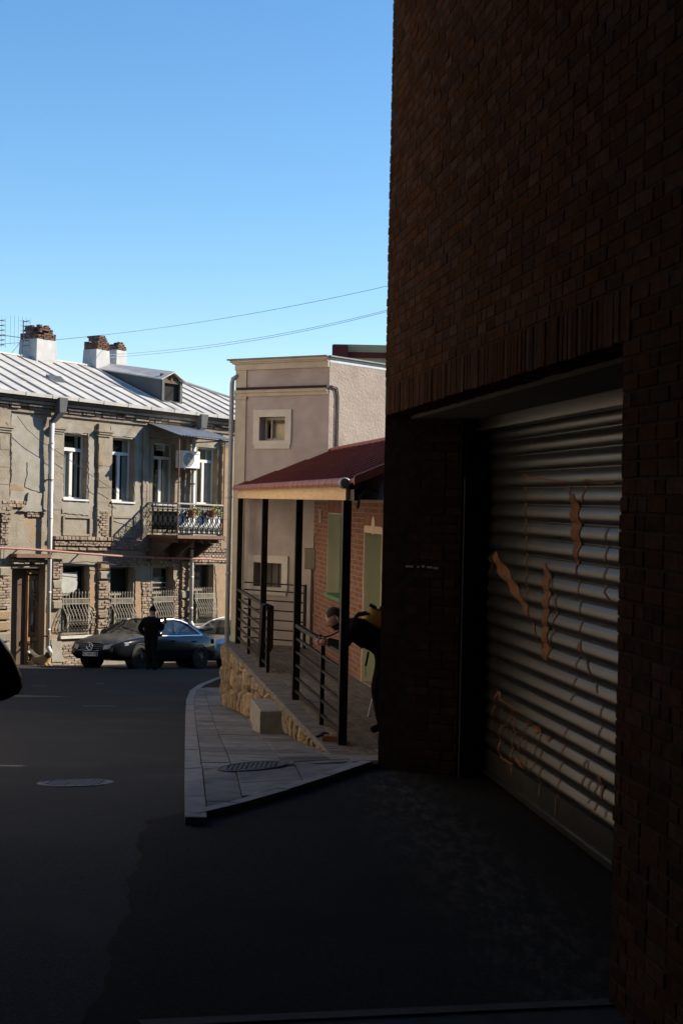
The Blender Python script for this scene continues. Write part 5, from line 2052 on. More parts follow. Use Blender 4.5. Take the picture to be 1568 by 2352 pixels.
# ---- two flower pots hung on the balcony rail
leafm = mat('pot_leaves', (.16, .21, .03), (.30, .31, .05), 5, .6, rand=.3, huer=.02)
potm = mat('terracotta', (.22, .10, .05), (.28, .13, .07), 6, .8)
def pot(px, lbl):
    a, c = LW(px, 1178, BP + .15)
    t = thing('flower_pot', LF.p(a, BP + .16, c - .16), lbl, 'plant pot', 'flower pots on the balcony rail')
    m = MB()
    m.lathe(LF.p(a, BP + .16, c - .16), (0, 0, 1), [(.09, 0), (.12, .12), (.13, .2), (.14, .2), (.14, .24), (.11, .24)], 14)
    m.build('pot', potm, t, smooth=False)
    m = MB()
    for k in range(170):
        an, el = rnd.uniform(0, 6.28), rnd.uniform(-.9, 1.3)
        r_ = rnd.uniform(.06, .26)
        o = V((math.cos(an) * math.cos(el), math.sin(an) * math.cos(el), math.sin(el) * .75)) * r_
        p = LF.p(a + .12, BP + .18, c + .06) + o - V((0, 0, .25 * max(0, rnd.random() - .55)))
        d1 = V((rnd.uniform(-1, 1), rnd.uniform(-1, 1), rnd.uniform(-1, 1))).normalized()
        d2 = d1.cross(V((rnd.uniform(-1, 1), rnd.uniform(-1, 1), rnd.uniform(-1, 1)))).normalized()
        s = rnd.uniform(.03, .055)
        m.add([p - d1 * s, p + d2 * s * .45, p + d1 * s, p - d2 * s * .45], [(0, 1, 2, 3)])
    m.build('foliage', leafm, t, fix=False)
pot(440, 'leafy pot plant hanging on the balcony rail, the one with yellowing trailing leaves')
pot(487, 'bright green pot plant on the balcony rail, nearer the right end post')

# ---- antennas, wires and facade cables
wire = mat('wire', (.05, .055, .065), None, rough=.5)
def antenna(px, ytop, ybase, lbl):
    t_ = 1.0
    b = EB_ - RUN * .98
    a, c0 = LW(px, ybase, b); _, c1 = LW(px, ytop, b)
    g = thing('tv_antenna', LF.p(a, b, EAVE + RUN * PITCHS), lbl, 'antenna')
    m = MB()
    m.tube([LF.p(a, b, EAVE + RUN * PITCHS - .2), LF.p(a, b, c1)], .017, 5)
    m.build('mast', wire, g)
    m = MB()
    for k in range(6):
        z = c1 - .05 - k * .16
        m.tube([LF.p(a + .0, b + .0, z), LF.p(a + .12, b + .16, z + .03)], .014, 4)
        m.tube([LF.p(a - .18, b + .05, z), LF.p(a + .25, b + .05, z)], .005, 3)
    for k in range(6):
        s = -.45 + k * .16
        m.tube([LF.p(a + s, b - .1, c1 - .9), LF.p(a + s, b - .1, c1 + .12)], .004, 3)
    m.tube([LF.p(a - 1.3, b + .1, c0 + .38), LF.p(a + .1, b, c0 + .42)], .012, 4)
    m.tube([LF.p(a - .2, b - .5, EAVE + RUN * PITCHS), LF.p(a, b, c0 + .4)], .008, 3)
    m.build('elements', wire, g, fix=False)
antenna(53.5, 735, 805, 'thin dark TV antenna mast on the roof ridge left of the first chimney')
antenna(-3, 733, 800, 'TV antenna cut off by the left edge of the view above the roof')
def span(p, q, sag, r, lbl, n=24):
    pts = []
    for k in range(n + 1):
        t = k / n
        z = p.lerp(q, t)
        z.z -= sag * 4 * t * (1 - t)
        pts.append(z)
    m = MB(); m.tube(pts, r, 4)
    return tag(m.build('overhead_wire', wirem, loc=p, fix=False), lbl, 'wire', 'overhead wires against the sky')
wirem = mat('sky_wire', (.60, .74, .92), None, rough=.5)
span(at(-30, 792, 52), at(960, 640, 48), .35, .010, 'highest overhead wire crossing the sky to the brick building')
span(at(250, 815, 51), at(960, 693, 48), .3, .009, 'middle overhead wire, upper of the close pair across the sky')
span(at(250, 821, 51), at(960, 696, 48), .3, .009, 'lowest overhead wire, lower of the close pair across the sky')
def fcable(px, lbl, r=.010, b=.06):
    pts = [LF.p(LW(x, y, b)[0], b, LW(x, y, b)[1]) for x, y in px]
    m = MB(); m.tube(pts, r, 4)
    tag(m.build('facade_cable', dark_cable, loc=pts[0], fix=False), lbl, 'cable')
fcable([(5, 945), (10, 985), (7, 1050), (12, 1120), (16, 1150), (14, 1190), (11, 1250), (8, 1300), (12, 1340), (16, 1480)], 'black cable hanging down the far left pilaster of the old house')
fcable([(22, 960), (25, 985), (23, 1050), (24, 1078), (20, 1090), (17, 1120)], 'thin dark cable beside the crack in the left plaster panel', .012, .05)
fcable([(40, 955), (62, 985), (90, 1010), (140, 1042), (200, 1085), (300, 1150)], 'dark cable slung diagonally over the old house from eave to lower right', .009, .3)
fcable([(104, 1300), (140, 1294), (200, 1290), (250, 1296), (279, 1299)], 'cable draped loosely above the ground floor windows of the old house', .012, .25)
fcable([(345, 990), (345, 1160), (346, 1330), (352, 1400), (347, 1460)], 'thin cable dropping from the awning beside the balcony', .008, .12)
# ------------------------------------------------------------------ cars
carblack = mat('black_car_paint', (.006, .007, .010), None, rough=.12, spec=.28, coat=0.0, c3=None)
dustm = mat('dusty_black_paint', (.03, .03, .028), (.075, .07, .062), 5, .45, c3=(.02, .021, .024), s3=2, t3=(.5, .7), spec=.5)
silver = mat('silver_car_paint', (.34, .35, .37), None, rough=.3, metal=.6, coat=.8)
chrome = mat('chrome', (.80, .81, .83), None, rough=.3, metal=1.0)
carglass = glass_mat('car_glass', (.012, .018, .02), .25, .02)
rubber = mat('tyre_rubber', (.012, .012, .012), (.02, .02, .02), 20, .85)
rimm = mat('alloy_rim', (.03, .03, .032), (.05, .05, .052), 9, .35, metal=.8)
lampm = mat('lamp_glass', (.20, .22, .25), (.30, .32, .35), 10, .15, spec=.7, coat=.6)
redlamp = mat('red_lamp', (.5, .02, .025), None, rough=.15, coat=.6)
platem = mat('plate_blank', (.62, .63, .62), None, rough=.5)
ink = mat('plate_ink', (.03, .03, .04), None, rough=.7)

def car(name, cx, cy, heading, paint, lbl, cat, zs_=1.0, plate=None, mirror_at=None, hoodmat=None, star=False, chrome_trim=True):
    u2 = V((heading[0], heading[1], 0)).normalized()
    l2 = V((-u2.y, u2.x, 0))
    zz_ = lambda a, b: zroad(cx + u2.x * a + l2.x * b, cy + u2.y * a + l2.y * b)
    zf = (zz_(1.43, .8) + zz_(1.43, -.8)) / 2
    zr = (zz_(-1.43, .8) + zz_(-1.43, -.8)) / 2
    zl = (zz_(1.43, .8) + zz_(-1.43, .8)) / 2
    zg = (zz_(1.43, -.8) + zz_(-1.43, -.8)) / 2
    u = V((u2.x, u2.y, (zf - zr) / 2.86)).normalized()
    n = V((l2.x, l2.y, (zl - zg) / 1.6)).normalized()
    v = u.cross(n).normalized()
    o = V((cx, cy, (zf + zr) / 2 + .004))
    t = thing(name, o, lbl, cat)
    P = lambda x, y, z: o + u * x + n * y + v * (z * zs_)
    ST = [(-2.44, .66, .46, .80, .86), (-2.38, .80, .34, .88, .97), (-2.2, .885, .27, .92, 1.03), (-1.8, .915, .24, .955, 1.07), (-1.43, .925, .22, .955, 1.06),
          (-.9, .925, .20, .925, 1.0), (-.2, .925, .19, .915, .97), (.5, .925, .19, .90, .97), (.95, .92, .19, .885, .985), (1.43, .92, .22, .84, .95),
          (1.9, .90, .23, .77, .885), (2.2, .85, .24, .70, .80), (2.36, .76, .26, .62, .70), (2.44, .60, .32, .52, .58)]
    m = MB()
    def ring(s):
        x, w, zb, zsd, zt = s
        h = [(0, zb), (w * .78, zb), (w * .96, zb + .09), (w, zb + (zsd - zb) * .45), (w * .985, zsd - .06), (w * .93, zsd + .01), (w * .62, zt - .018), (0, zt)]
        r_ = h + [(-y, z) for (y, z) in h[-2:0:-1]]
        return [P(x, y, z) for (y, z) in r_]
    rings = [ring(s) for s in ST]
    k = len(rings[0])
    vs = [q for r_ in rings for q in r_]
    fs, mi = [], []
    for i in range(len(rings) - 1):
        for j in range(k):
            l = (j + 1) % k
            fs.append((i * k + j, i * k + l, (i + 1) * k + l, (i + 1) * k + j))
            mi.append(1 if (ST[i][0] >= .95 and j in (5, 6, 7, 8)) else 0)
    fs += [tuple(range(k))[::-1], tuple((len(rings) - 1) * k + j for j in range(k))]
    mi += [0, 0]
    m.v, m.f, m.mi = vs, fs, mi
    body = m.build('body', [paint, hoodmat or paint], t, smooth=True)
    # roof
    rt = [(.34, .57, 1.365), (.12, .60, 1.42), (-.35, .615, 1.465), (-.85, .60, 1.435), (-1.25, .56, 1.345)]
    m = MB()
    def rf(uu, vv):
        i = min(len(rt) - 2, int(vv * (len(rt) - 1)))
        tt = vv * (len(rt) - 1) - i
        x, w, z = [rt[i][q] + (rt[i + 1][q] - rt[i][q]) * tt for q in range(3)]
        s = uu * 2 - 1
        return P(x, w * s, z - .045 * s * s * abs(s))
    m.grid(rf, 10, 12)
    m.build('roof', paint, t, smooth=True)
    m = MB()
    BASE = {1: (.93, .80, .93), 2: (-1.72, .78, .985)}
    for sg in (-1, 1):    # pillars
        m.tube([P(1.08, .80 * sg, .93), P(.70, .70 * sg, 1.17), P(.34, .575 * sg, 1.335)], .035, 6)
        m.tube([P(.34, .575 * sg, 1.335), P(-.35, .62 * sg, 1.425), P(-.85, .605 * sg, 1.395), P(-1.25, .565 * sg, 1.305)], .035, 6)
        m.hexa([P(-1.40, .83 * sg, .95), P(-2.05, .80 * sg, .97), P(-2.05, .66 * sg, 1.04), P(-1.40, .74 * sg, .97),
                P(-1.05, .60 * sg, 1.34), P(-1.28, .56 * sg, 1.31), P(-1.28, .5 * sg, 1.31), P(-1.05, .54 * sg, 1.36)])
        m.hexa([P(-.22, .835 * sg, .93), P(-.30, .835 * sg, .93), P(-.30, .76 * sg, .95), P(-.22, .76 * sg, .95),
                P(-.30, .628 * sg, 1.42), P(-.37, .628 * sg, 1.42), P(-.37, .58 * sg, 1.42), P(-.30, .58 * sg, 1.42)])
    m.build('pillars', paint, t, smooth=False)
    m = MB()
    def wsf(uu, vv):
        s = uu * 2 - 1
        w = .79 + (.57 - .79) * vv
        return P(1.08 - .74 * vv + .07 * (1 - s * s) * (1 - vv), w * s, .95 + .405 * vv ** .92 + .012 * (1 - s * s))
    m.grid(wsf, 8, 6)
    m.build('windshield', carglass, t, smooth=True)
    m = MB()
    def rwf(uu, vv):
        s = uu * 2 - 1
        w = .74 + (.57 - .74) * vv
        return P(-2.0 + .76 * vv - .05 * (1 - s * s) * (1 - vv), w * s, 1.06 + .285 * vv)
    m.grid(rwf, 8, 5)
    m.build('rear_window', carglass, t, smooth=True)
    for sg in (-1, 1):
        m = MB()
        m.add([P(.90, .835 * sg, .915), P(-.21, .84 * sg, .93), P(-.30, .632 * sg, 1.40), P(.30, .595 * sg, 1.325)], [(0, 1, 2, 3)])
        m.build('side_window', carglass, t)
        m = MB()
        m.add([P(-.31, .84 * sg, .93), P(-1.52, .825 * sg, .985), P(-1.0, .612 * sg, 1.335), P(-.38, .632 * sg, 1.40)], [(0, 1, 2, 3)])
        m.build('side_window', carglass, t)
        m = MB()
        arch = [P(.98, .84 * sg, .92), P(.66, .745 * sg, 1.13), P(.32, .625 * sg, 1.325), P(.05, .640 * sg, 1.39), P(-.35, .655 * sg, 1.415), P(-.75, .648 * sg, 1.385), P(-1.05, .66 * sg, 1.31), P(-1.35, .765 * sg, 1.13), P(-1.58, .85 * sg, .985)]
        m.tube(arch, .024 if chrome_trim else .01, 6)
        m.tube([P(.93, .855 * sg, .915), P(-.25, .86 * sg, .93), P(-1.58, .85 * sg, .985)], .022 if chrome_trim else .01, 6)
        m.build('window_trim', chrome if chrome_trim else blackmetal, t)
        for x in (.02, -1.0):
            m = MB()
            m.tube([P(x, .935 * sg, .80), P(x - .04, .965 * sg, .80), P(x - .2, .965 * sg, .805), P(x - .24, .935 * sg, .805)], .016, 6)
            m.build('door_handle', paint, t)
        # wing mirror
        c = P(.72, 1.03 * sg, .99)
        if mirror_at is not None:
            c = V(mirror_at) if sg < 0 else V(mirror_at) + n * 2.12
        pr = [(-.13, .105), (-.06, .112), (0, .09), (.03, .048), (.06, -.012), (.066, -.042), (.057, -.06), (.024, -.078), (0, -.086), (-.06, -.09), (-.13, -.08)]
        m = MB()
        lays = [(-.075, .80), (-.06, .95), (-.02, 1.0), (.03, .96), (.065, .80), (.085, .5)]
        vs = [c + u * d + n * (sg * ((y + .03) * k - .03)) + v * (z * k) for d, k in lays for y, z in pr]
        q_ = len(pr)
        m.add(vs, [(i * q_ + j, i * q_ + (j + 1) % q_, (i + 1) * q_ + (j + 1) % q_, (i + 1) * q_ + j) for i in range(len(lays) - 1) for j in range(q_)] +
              [tuple(range(q_))[::-1], tuple((len(lays) - 1) * q_ + j for j in range(q_))])
        m.tube([P(.74, .86 * sg, .93), c - n * .05 * sg], .028, 6)
        m.build('wing_mirror', paint, t, smooth=True)
        # lights
        m = MB()
        m.grid(lambda uu, vv: P(2.47 - .52 * uu ** 1.6 - .05 * vv, (.44 + .47 * uu ** .75) * sg, .50 + .13 * uu + (.12 - .02 * uu) * vv), 6, 4)
        o_ = m.build('headlight', lampm, t, smooth=True)
        o_.location += u * .02
        m = MB()
        m.grid(lambda uu, vv: P(-2.42 + .36 * uu, (.70 + .205 * uu ** .6) * sg, .72 + .03 * uu + .17 * vv), 5, 4)
        o_ = m.build('tail_light', redlamp, t, smooth=True)
        o_.location += -u * .015 + n * .015 * sg
        for x in (1.43, -1.43):
            wc = P(x, .80 * sg, .335 / zs_)
            wh = bpy.data.objects.new('wheel', None); col.objects.link(wh); wh.parent = t; wh.location = wc - wpos(t)
            ax = n * sg
            m = MB()
            m.lathe(wc, ax, [(.22, -.1), (.31, -.11), (.332, -.07), (.332, .10), (.315, .125), (.25, .13), (.235, .11)], 28)
            m.build('tyre', rubber, wh, smooth=False)
            m = MB()
            e1 = u; e2 = v
            for q in range(10):
                an = q * 2 * math.pi / 10
                d = e1 * math.cos(an) + e2 * math.sin(an)
                pd = e2 * math.cos(an) - e1 * math.sin(an)
                a_, b_ = wc + ax * .125 + d * .04, wc + ax * .115 + d * .235
                m.hexa([a_ - pd * .022 - ax * .03, a_ + pd * .022 - ax * .03, b_ + pd * .016 - ax * .03, b_ - pd * .016 - ax * .03,
                        a_ - pd * .018, a_ + pd * .018, b_ + pd * .012, b_ - pd * .012])
            m.lathe(wc, ax, [(.235, .06), (.245, .12), (.235, .13), (.225, .07)], 28)
            m.lathe(wc, ax, [(.06, .08), (.055, .132), (.03, .136)], 12)
            m.build('rim', rimm, wh)
            m = MB()
            m.lathe(wc, ax, [(.375, -.15), (.375, .128), (.345, .13), (.345, -.14)], 28)
            m.build('wheel_arch', rubber, wh)
    # grille, emblem, plate
    gz0, gz1 = .47, .69
    m = MB()
    gl = []
    for k_ in range(21):
        an = k_ / 20 * 2 * math.pi
        y, z = math.cos(an), math.sin(an)
        y = math.copysign(abs(y) ** .55, y); z = math.copysign(abs(z) ** .6, z)
        gl.append((y * (.40 - .05 * (z < 0)), (gz0 + gz1) / 2 + z * .115))
    gx = lambda y: 2.50 - .18 * (y / .42) ** 2
    m.tube([P(gx(y), y, z) for y, z in gl], .016, 5)
    for z in (.525, .58, .635):
        m.tube([P(gx(y) - .005, y, z) for y in (-.37, -.2, 0, .2, .37)], .014, 4)
    gr = m.build('grille', mat('grille_grey', (.25, .25, .25), None, rough=.35, metal=.7) if 'grille_grey' not in MATS else MATS['grille_grey'], t)
    m = MB()
    m.prism([P(gx(y) - .03, y, z) for y, z in gl[:-1]], -u * .05)
    m.build('grille_opening', darkm, gr)
    if star:
        m = MB()
        ce = P(2.515, 0, .58)
        m.tube([ce + (n * math.cos(q / 18 * 6.2832) + v * math.sin(q / 18 * 6.2832)) * .10 for q in range(19)], .012, 5)
        for q in range(3):
            an = math.pi / 2 + q * 2 * math.pi / 3
            m.tube([ce, ce + (n * math.cos(an) + v * math.sin(an)) * .10], [.016, .004], 4)
        m.build('emblem', chrome, gr)
    if plate:
        px_ = 2.485
        m = MB()
        fr = Frame(P(px_, 0, .375), -n, u, v) if False else Frame(P(px_, 0, .375), n, u, v)
        m.box(fr, -.26, .26, -.02, .012, -.055, .055)
        pl2 = m.build('number_plate', platem, t)
        m = MB(); m.box(fr, .225, .255, .012, .0145, -.05, .05); m.build('plate_band', mat('plate_blue', (.03, .06, .25), None, rough=.5), pl2)
        text(plate, .115, Frame(P(px_, 0, .375), n, u, v), -.015, 0, .0145, ink, pl2)
    return t
SD = math.radians(30)
hd = (-math.sin(SD), -math.cos(SD))
car('black_sedan', -5.56, 41.45, hd, carblack, 'black saloon car with star emblem parked by the old house, a man standing before it', 'car', plate='BC 469 BB', hoodmat=dustm, star=True)
car('silver_car', -3.45, 46.4, hd, silver, 'silver car parked behind the black saloon, mostly hidden by the mauve building corner', 'car', zs_=1.08, chrome_trim=False)
FD = (-.148, .989)
# near car on the left: only its wing mirror reaches into the view
mp = at(0, 1540, 3.95)
cu_ = V((FD[0], FD[1], 0)); cl_ = V((-FD[1], FD[0], 0))
cc_ = mp - cu_ * .72 + cl_ * (.955 + .105)
car('black_suv', cc_.x, cc_.y, FD, carblack, 'black car at the left edge of which only the rounded wing mirror shows', 'car', zs_=1.22, mirror_at=mp, chrome_trim=False)
# ------------------------------------------------------------------ people and dogs
def skinned(name, joints, edges, mats, pick, parent, extra=None, sub=2):
    """joints: name -> (point, radius); one continuous surface grown along the edges"""
    names = list(joints)
    o0 = wpos(parent)
    me = bpy.data.meshes.new(name)
    me.from_pydata([tuple(joints[k][0] - o0) for k in names], [(names.index(a), names.index(b)) for a, b in edges], [])
    ob = bpy.data.objects.new(name, me)
    col.objects.link(ob)
    sk = ob.modifiers.new('skin', 'SKIN')
    sk.use_smooth_shade = True
    sd = me.skin_vertices[0].data
    for i, k in enumerate(names):
        r_ = joints[k][1]
        sd[i].radius = r_ if isinstance(r_, tuple) else (r_, r_)
        sd[i].use_root = (i == 0)
    ss = ob.modifiers.new('sub', 'SUBSURF')
    ss.levels = ss.render_levels = sub
    dg = bpy.context.evaluated_depsgraph_get()
    me2 = bpy.data.meshes.new_from_object(ob.evaluated_get(dg))
    bpy.data.objects.remove(ob)
    if extra is not None:
        bm = bmesh.new()
        bm.from_mesh(me2)
        vv = [bm.verts.new(q - o0) for q in extra.v]
        for f in extra.f:
            try:
                bm.faces.new([vv[i] for i in f])
            except ValueError:
                pass
        bm.normal_update()
        bm.to_mesh(me2)
        bm.free()
    me2.materials.clear()
    for m_ in mats:
        me2.materials.append(m_)
    for p in me2.polygons:
        p.material_index = pick(p.center + o0)
        p.use_smooth = True
    o = bpy.data.objects.new(name, me2)
    col.objects.link(o)
    o.parent = parent
    return o

skin = mat('skin', (.38, .22, .15), (.44, .27, .19), 12, .55, bump=.05)
blackcloth = mat('black_cloth', (.006, .006, .007), (.010, .010, .011), 14, .95, spec=.08, bump=.4, bscale=30)
navycloth = mat('dark_trousers', (.007, .008, .011), (.012, .013, .016), 14, .95, spec=.08, bump=.3, bscale=30)
hairm = mat('dark_hair', (.018, .013, .010), (.03, .022, .017), 40, .7, bump=.5, bscale=120)
yellowc = mat('mustard_canvas', (0.18, 0.106, 0.0203), (0.216, 0.131, 0.0292), 8, .8, bump=.3, bscale=60)
brownl = mat('brown_leather', (.11, .055, .025), (.15, .08, .04), 10, .6)

def head(c, fwd, up, s=1.0):
    """a head with brow, nose, lips, chin and ears"""
    fwd = fwd.normalized(); right = fwd.cross(up).normalized(); up = right.cross(fwd).normalized()
    m = MB()
    def fn(uu, vv):
        an = uu * 2 * math.pi
        el = (vv - .5) * math.pi
        x = math.cos(el) * math.sin(an); y = math.cos(el) * math.cos(an); z = math.sin(el)
        X, Y, Z = x * .078, y * .098, z * .125
        if z < 0:
            X *= 1 - .28 * (-z) ** 1.5
            Y *= 1 - .12 * (-z) if y > 0 else 1 - .45 * (-z)
        if y > .55 and abs(x) < .3:
            k = max(0, 1 - abs(x) / .22)
            if -.35 < z < .12:
                Y += .030 * k * (1 - (z + .35) / .47) * (1 if z > -.28 else .5)
            if -.58 < z < -.42:
                Y += .008 * k
            if z < -.72:
                Y += .012 * k
        if y > .5 and .08 < z < .22:
            Y += .006
        if y > .5 and -.05 < z < .10 and .18 < abs(x) < .5:
            Y -= .008
        return c + (right * X + fwd * Y + up * Z) * s
    m.grid(fn, 36, 26)
    for sg in (-1, 1):
        e = c + (right * .078 * sg - fwd * .005 - up * .012) * s
        def ear(uu, vv):
            an, el = uu * 2 * math.pi, (vv - .5) * math.pi
            return e + (right * sg * .012 * math.cos(el) * math.cos(an) + fwd * .018 * math.cos(el) * math.sin(an) + up * .032 * math.sin(el)) * s
        m.grid(ear, 8, 6)
    return m
def hand(m, w, d, side, curl, s=1.0, spread=.012):
    """palm with five fingers; w wrist, d along the hand, side towards the thumb, curl the closing direction"""
    d = d.normalized(); side = (side - d * side.dot(d)).normalized(); curl = (curl - d * curl.dot(d) - side * curl.dot(side)).normalized()
    k = w + d * .045 * s
    m.tube([w, w + d * .03 * s, w + d * .075 * s, w + d * .09 * s], [.026 * s, .034 * s, .036 * s, .02 * s], 8)
    for i, (ln, off_) in enumerate(((.070, .028), (.078, .010), (.073, -.009), (.058, -.026))):
        b = w + d * .085 * s + side * off_ * s
        m.tube([b, b + (d * .5 + curl * .12) * ln * s, b + (d * .75 + curl * .5) * ln * s, b + (d * .7 + curl * .85) * ln * s], [.0095 * s, .009 * s, .008 * s, .006 * s], 6)
    b = w + d * .03 * s + side * .03 * s
    m.tube([b, b + (d * .03 + side * .022) * s, b + (d * .058 + side * .018 + curl * .02) * s], [.012 * s, .010 * s, .008 * s], 6)

# ---- man standing in front of the black saloon, seen from behind
base = onground(346, 1541)
p1 = thing('person', base, 'man in black jacket, trousers and knit cap standing before the black car, holding a phone', 'person')
HS = 1.68 / 1.75
F1 = V((.28, .96, 0)).normalized(); R1_ = V((F1.y, -F1.x, 0))
Q = lambda r_, f_, z: base + (R1_ * r_ + F1 * f_ + V((0, 0, z))) * HS
J = {'pelvis': (Q(0, 0, .95), (.195, .15)), 'waist': (Q(0, 0, 1.1), (.20, .15)), 'chest': (Q(0, -.01, 1.3), (.225, .16)), 'upper': (Q(0, 0, 1.43), (.17, .12)),
     'neck': (Q(0, .02, 1.52), .06), 'headb': (Q(0, .05, 1.60), .07)}
EDG = [('pelvis', 'waist'), ('waist', 'chest'), ('chest', 'upper'), ('upper', 'neck'), ('neck', 'headb')]
for sg, nm in ((-1, 'l'), (1, 'r')):
    J['sh' + nm] = (Q(.20 * sg, 0, 1.41), .092)
    J['hip' + nm] = (Q(.095 * sg, 0, .86), .115)
    J['kn' + nm] = (Q(.10 * sg, .03, .48), .068)
    J['an' + nm] = (Q(.095 * sg, 0, .10), .05)
    J['toe' + nm] = (Q(.12 * sg, .17, .045), .042)
    J['heel' + nm] = (Q(.095 * sg, -.05, .045), .042)
    EDG += [('upper', 'sh' + nm), ('pelvis', 'hip' + nm), ('hip' + nm, 'kn' + nm), ('kn' + nm, 'an' + nm), ('an' + nm, 'toe' + nm), ('an' + nm, 'heel' + nm)]
J['ell'] = (Q(-.37, .02, 1.16), .075); J['wrl'] = (Q(-.22, .14, .98), .042)
J['elr'] = (Q(.29, .03, 1.15), .075); J['wrr'] = (Q(.24, .30, 1.30), .04)
EDG += [('shl', 'ell'), ('ell', 'wrl'), ('shr', 'elr'), ('elr', 'wrr')]
hm = head(Q(0, .075, 1.655), F1 * .9 - V((0, 0, .35)), V((0, 0, 1)), HS)
ex = hm
hm2 = MB(); hand(hm2, Q(.24, .30, 1.30), R1_ * .1 + F1 * .35 + V((0, 0, .9)), -R1_, -F1, HS)
ex.add(hm2.v, hm2.f)
hm2 = MB(); hand(hm2, Q(-.22, .14, .98), R1_ * .4 + F1 * .3 - V((0, 0, .8)), F1, R1_, HS)
ex.add(hm2.v, hm2.f)
hz = base.z
def pick1(c):
    h = (c.z - hz) / HS
    if h > 1.53:
        return 2
    if (c - Q(.25, .33, 1.36)).length < .10:
        return 2
    if h < .085:
        return 0
    return 1 if h < .84 else 0
skinned('body', J, EDG, [blackcloth, navycloth, skin], pick1, p1, ex)
m = MB()
hc = Q(0, .07, 1.655)
def capf(uu, vv):
    an, el = uu * 2 * math.pi, vv * math.pi / 2 * 1.0 - .12
    return hc + R1_ * (.086 * math.cos(el) * math.sin(an)) + F1 * (.105 * math.cos(el) * math.cos(an) + .0) + V((0, 0, .125 * math.sin(el) + .025 - .02 * math.cos(an)))
m.grid(capf, 20, 8)
m.build('knit_cap', blackcloth, p1, smooth=True)
ph = Q(.25, .36, 1.385)
m = MB(); m.hexa([ph + R1_ * a + F1 * b + V((0, 0, c)) for a, b, c in ((-.038, 0, -.07), (.038, 0, -.07), (.038, .01, -.07), (-.038, .01, -.07), (-.038, .03, .08), (.038, .03, .08), (.038, .04, .08), (-.038, .04, .08))])
tag(m.build('phone', blackmetal, loc=ph), 'dark phone held up in the hand of the man by the black car', 'phone')

# ---- man bending over the near railing with a camera
YB = 16.15
B = lambda px, py, dy=0.0: at(px, py, YB + dy)
foot = B(852, 1684); 
p2 = thing('person', V((foot.x + .25, YB, TZ)), 'bearded man in black bending forward on the terrace, holding a camera over the railing', 'person')
UPV = V((0, 0, 1))
J = {'pelvis': (B(889, 1494), (.18, .17)), 'waist': (B(866, 1470), (.185, .175)), 'chest': (B(836, 1454), (.185, .185)), 'upper': (B(815, 1446), (.15, .15)), 'neck': (B(797, 1428), .065), 'headb': (B(786, 1424), .065)}
EDG = [('pelvis', 'waist'), ('waist', 'chest'), ('chest', 'upper'), ('upper', 'neck'), ('neck', 'headb')]
for sg, nm in ((-1, 'n'), (1, 'f')):        # n: near arm, f: far arm
    J['sh' + nm] = (B(812, 1446, .19 * sg), .075)
    J['hip' + nm] = (B(886, 1508, .10 * sg), .105)
    J['kn' + nm] = (B(864 if sg < 0 else 876, 1580, .11 * sg), .075)
    J['an' + nm] = (B(876 if sg < 0 else 892, 1668, .12 * sg), .052)
    J['toe' + nm] = (B(850 if sg < 0 else 868, 1678, .14 * sg), .042)
    EDG += [('upper', 'sh' + nm), ('pelvis', 'hip' + nm), ('hip' + nm, 'kn' + nm), ('kn' + nm, 'an' + nm), ('an' + nm, 'toe' + nm)]
J['eln'] = (B(790, 1484, -.24), .058); J['wrn'] = (B(752, 1477, -.10), .042)
J['elf'] = (B(786, 1482, .22), .058); J['wrf'] = (B(750, 1472, .08), .042)
EDG += [('shn', 'eln'), ('eln', 'wrn'), ('shf', 'elf'), ('elf', 'wrf')]
hc = B(771, 1421, -.02)
hf = (B(750, 1432) - B(771, 1421)).normalized()
hu = V((-hf.z, 0, hf.x)); hu = hu if hu.z > 0 else -hu
ex = head(hc, hf - V((0, .25, 0)), hu, 1.12)
for w, sg in (('wrn', -1), ('wrf', 1)):
    h2 = MB(); hand(h2, J[w][0], V((-1, -.1 * sg, .12)), V((0, -.2 * sg, 1)), V((-.2, -1.0 * sg, 0)), 1.0)
    ex.add(h2.v, h2.f)
wrx = J['wrn'][0].x
hx_ = hf; 
def pick2(c):
    d = c - hc
    if c.x < wrx - .0:
        if d.length > .22:
            return 2
    if d.length < .17 and c.x < B(793, 1424).x:
        a, b = d.dot(hf), d.dot(hu)
        side = abs(d.y)
        if b < -.050 and a > -.06 and not (a > .085 and b > -.085):
            return 3                 # beard
        if b > .055 and (a < .075 or b > .11):
            return 3                 # hair
        if a < -.015 and b > -.03 and side < .085:
            return 3
        return 2
    if c.z < TZ + .07:
        return 0
    return 1 if c.z < J['pelvis'][0].z - .08 and c.x > B(900, 1480).x - 1.0 and c.z < B(880, 1510).z else 0
skinned('body', J, EDG, [blackcloth, navycloth, skin, hairm], pick2, p2, ex)
# camera in his hands
cc = B(738, 1468, -.01)
cm = thing('camera', cc, 'small black and silver camera held by the bending man', 'camera')
CFm = Frame(cc, V((0, 1, 0)), V((-.93, 0, -.36)), V((-.36, 0, .93)))
m = MB(); m.brick(CFm, -.066, .066, -.02, .02, -.04, .035, .008); m.box(CFm, -.03, .03, -.02, .015, .035, .055); m.build('casing', blackmetal, cm)
m = MB(); m.box(CFm, -.067, .067, -.021, .0205, .022, .036); m.build('top_plate', chrome, cm)
m = MB(); m.lathe(cc, CFm.n, [(.032, .015), (.033, .05), (.028, .075), (.02, .076)], 14); m.build('lens', blackmetal, cm)
m = MB()
for dy in (-.07, .06):
    m.tube([cc + V((.01, dy, .02)), B(752, 1462, dy), B(765, 1457, dy * 1.3), B(778, 1450, dy * 1.5), B(796, 1440, dy * 1.6)], .008, 5)
m.build('strap', blackcloth, cm)
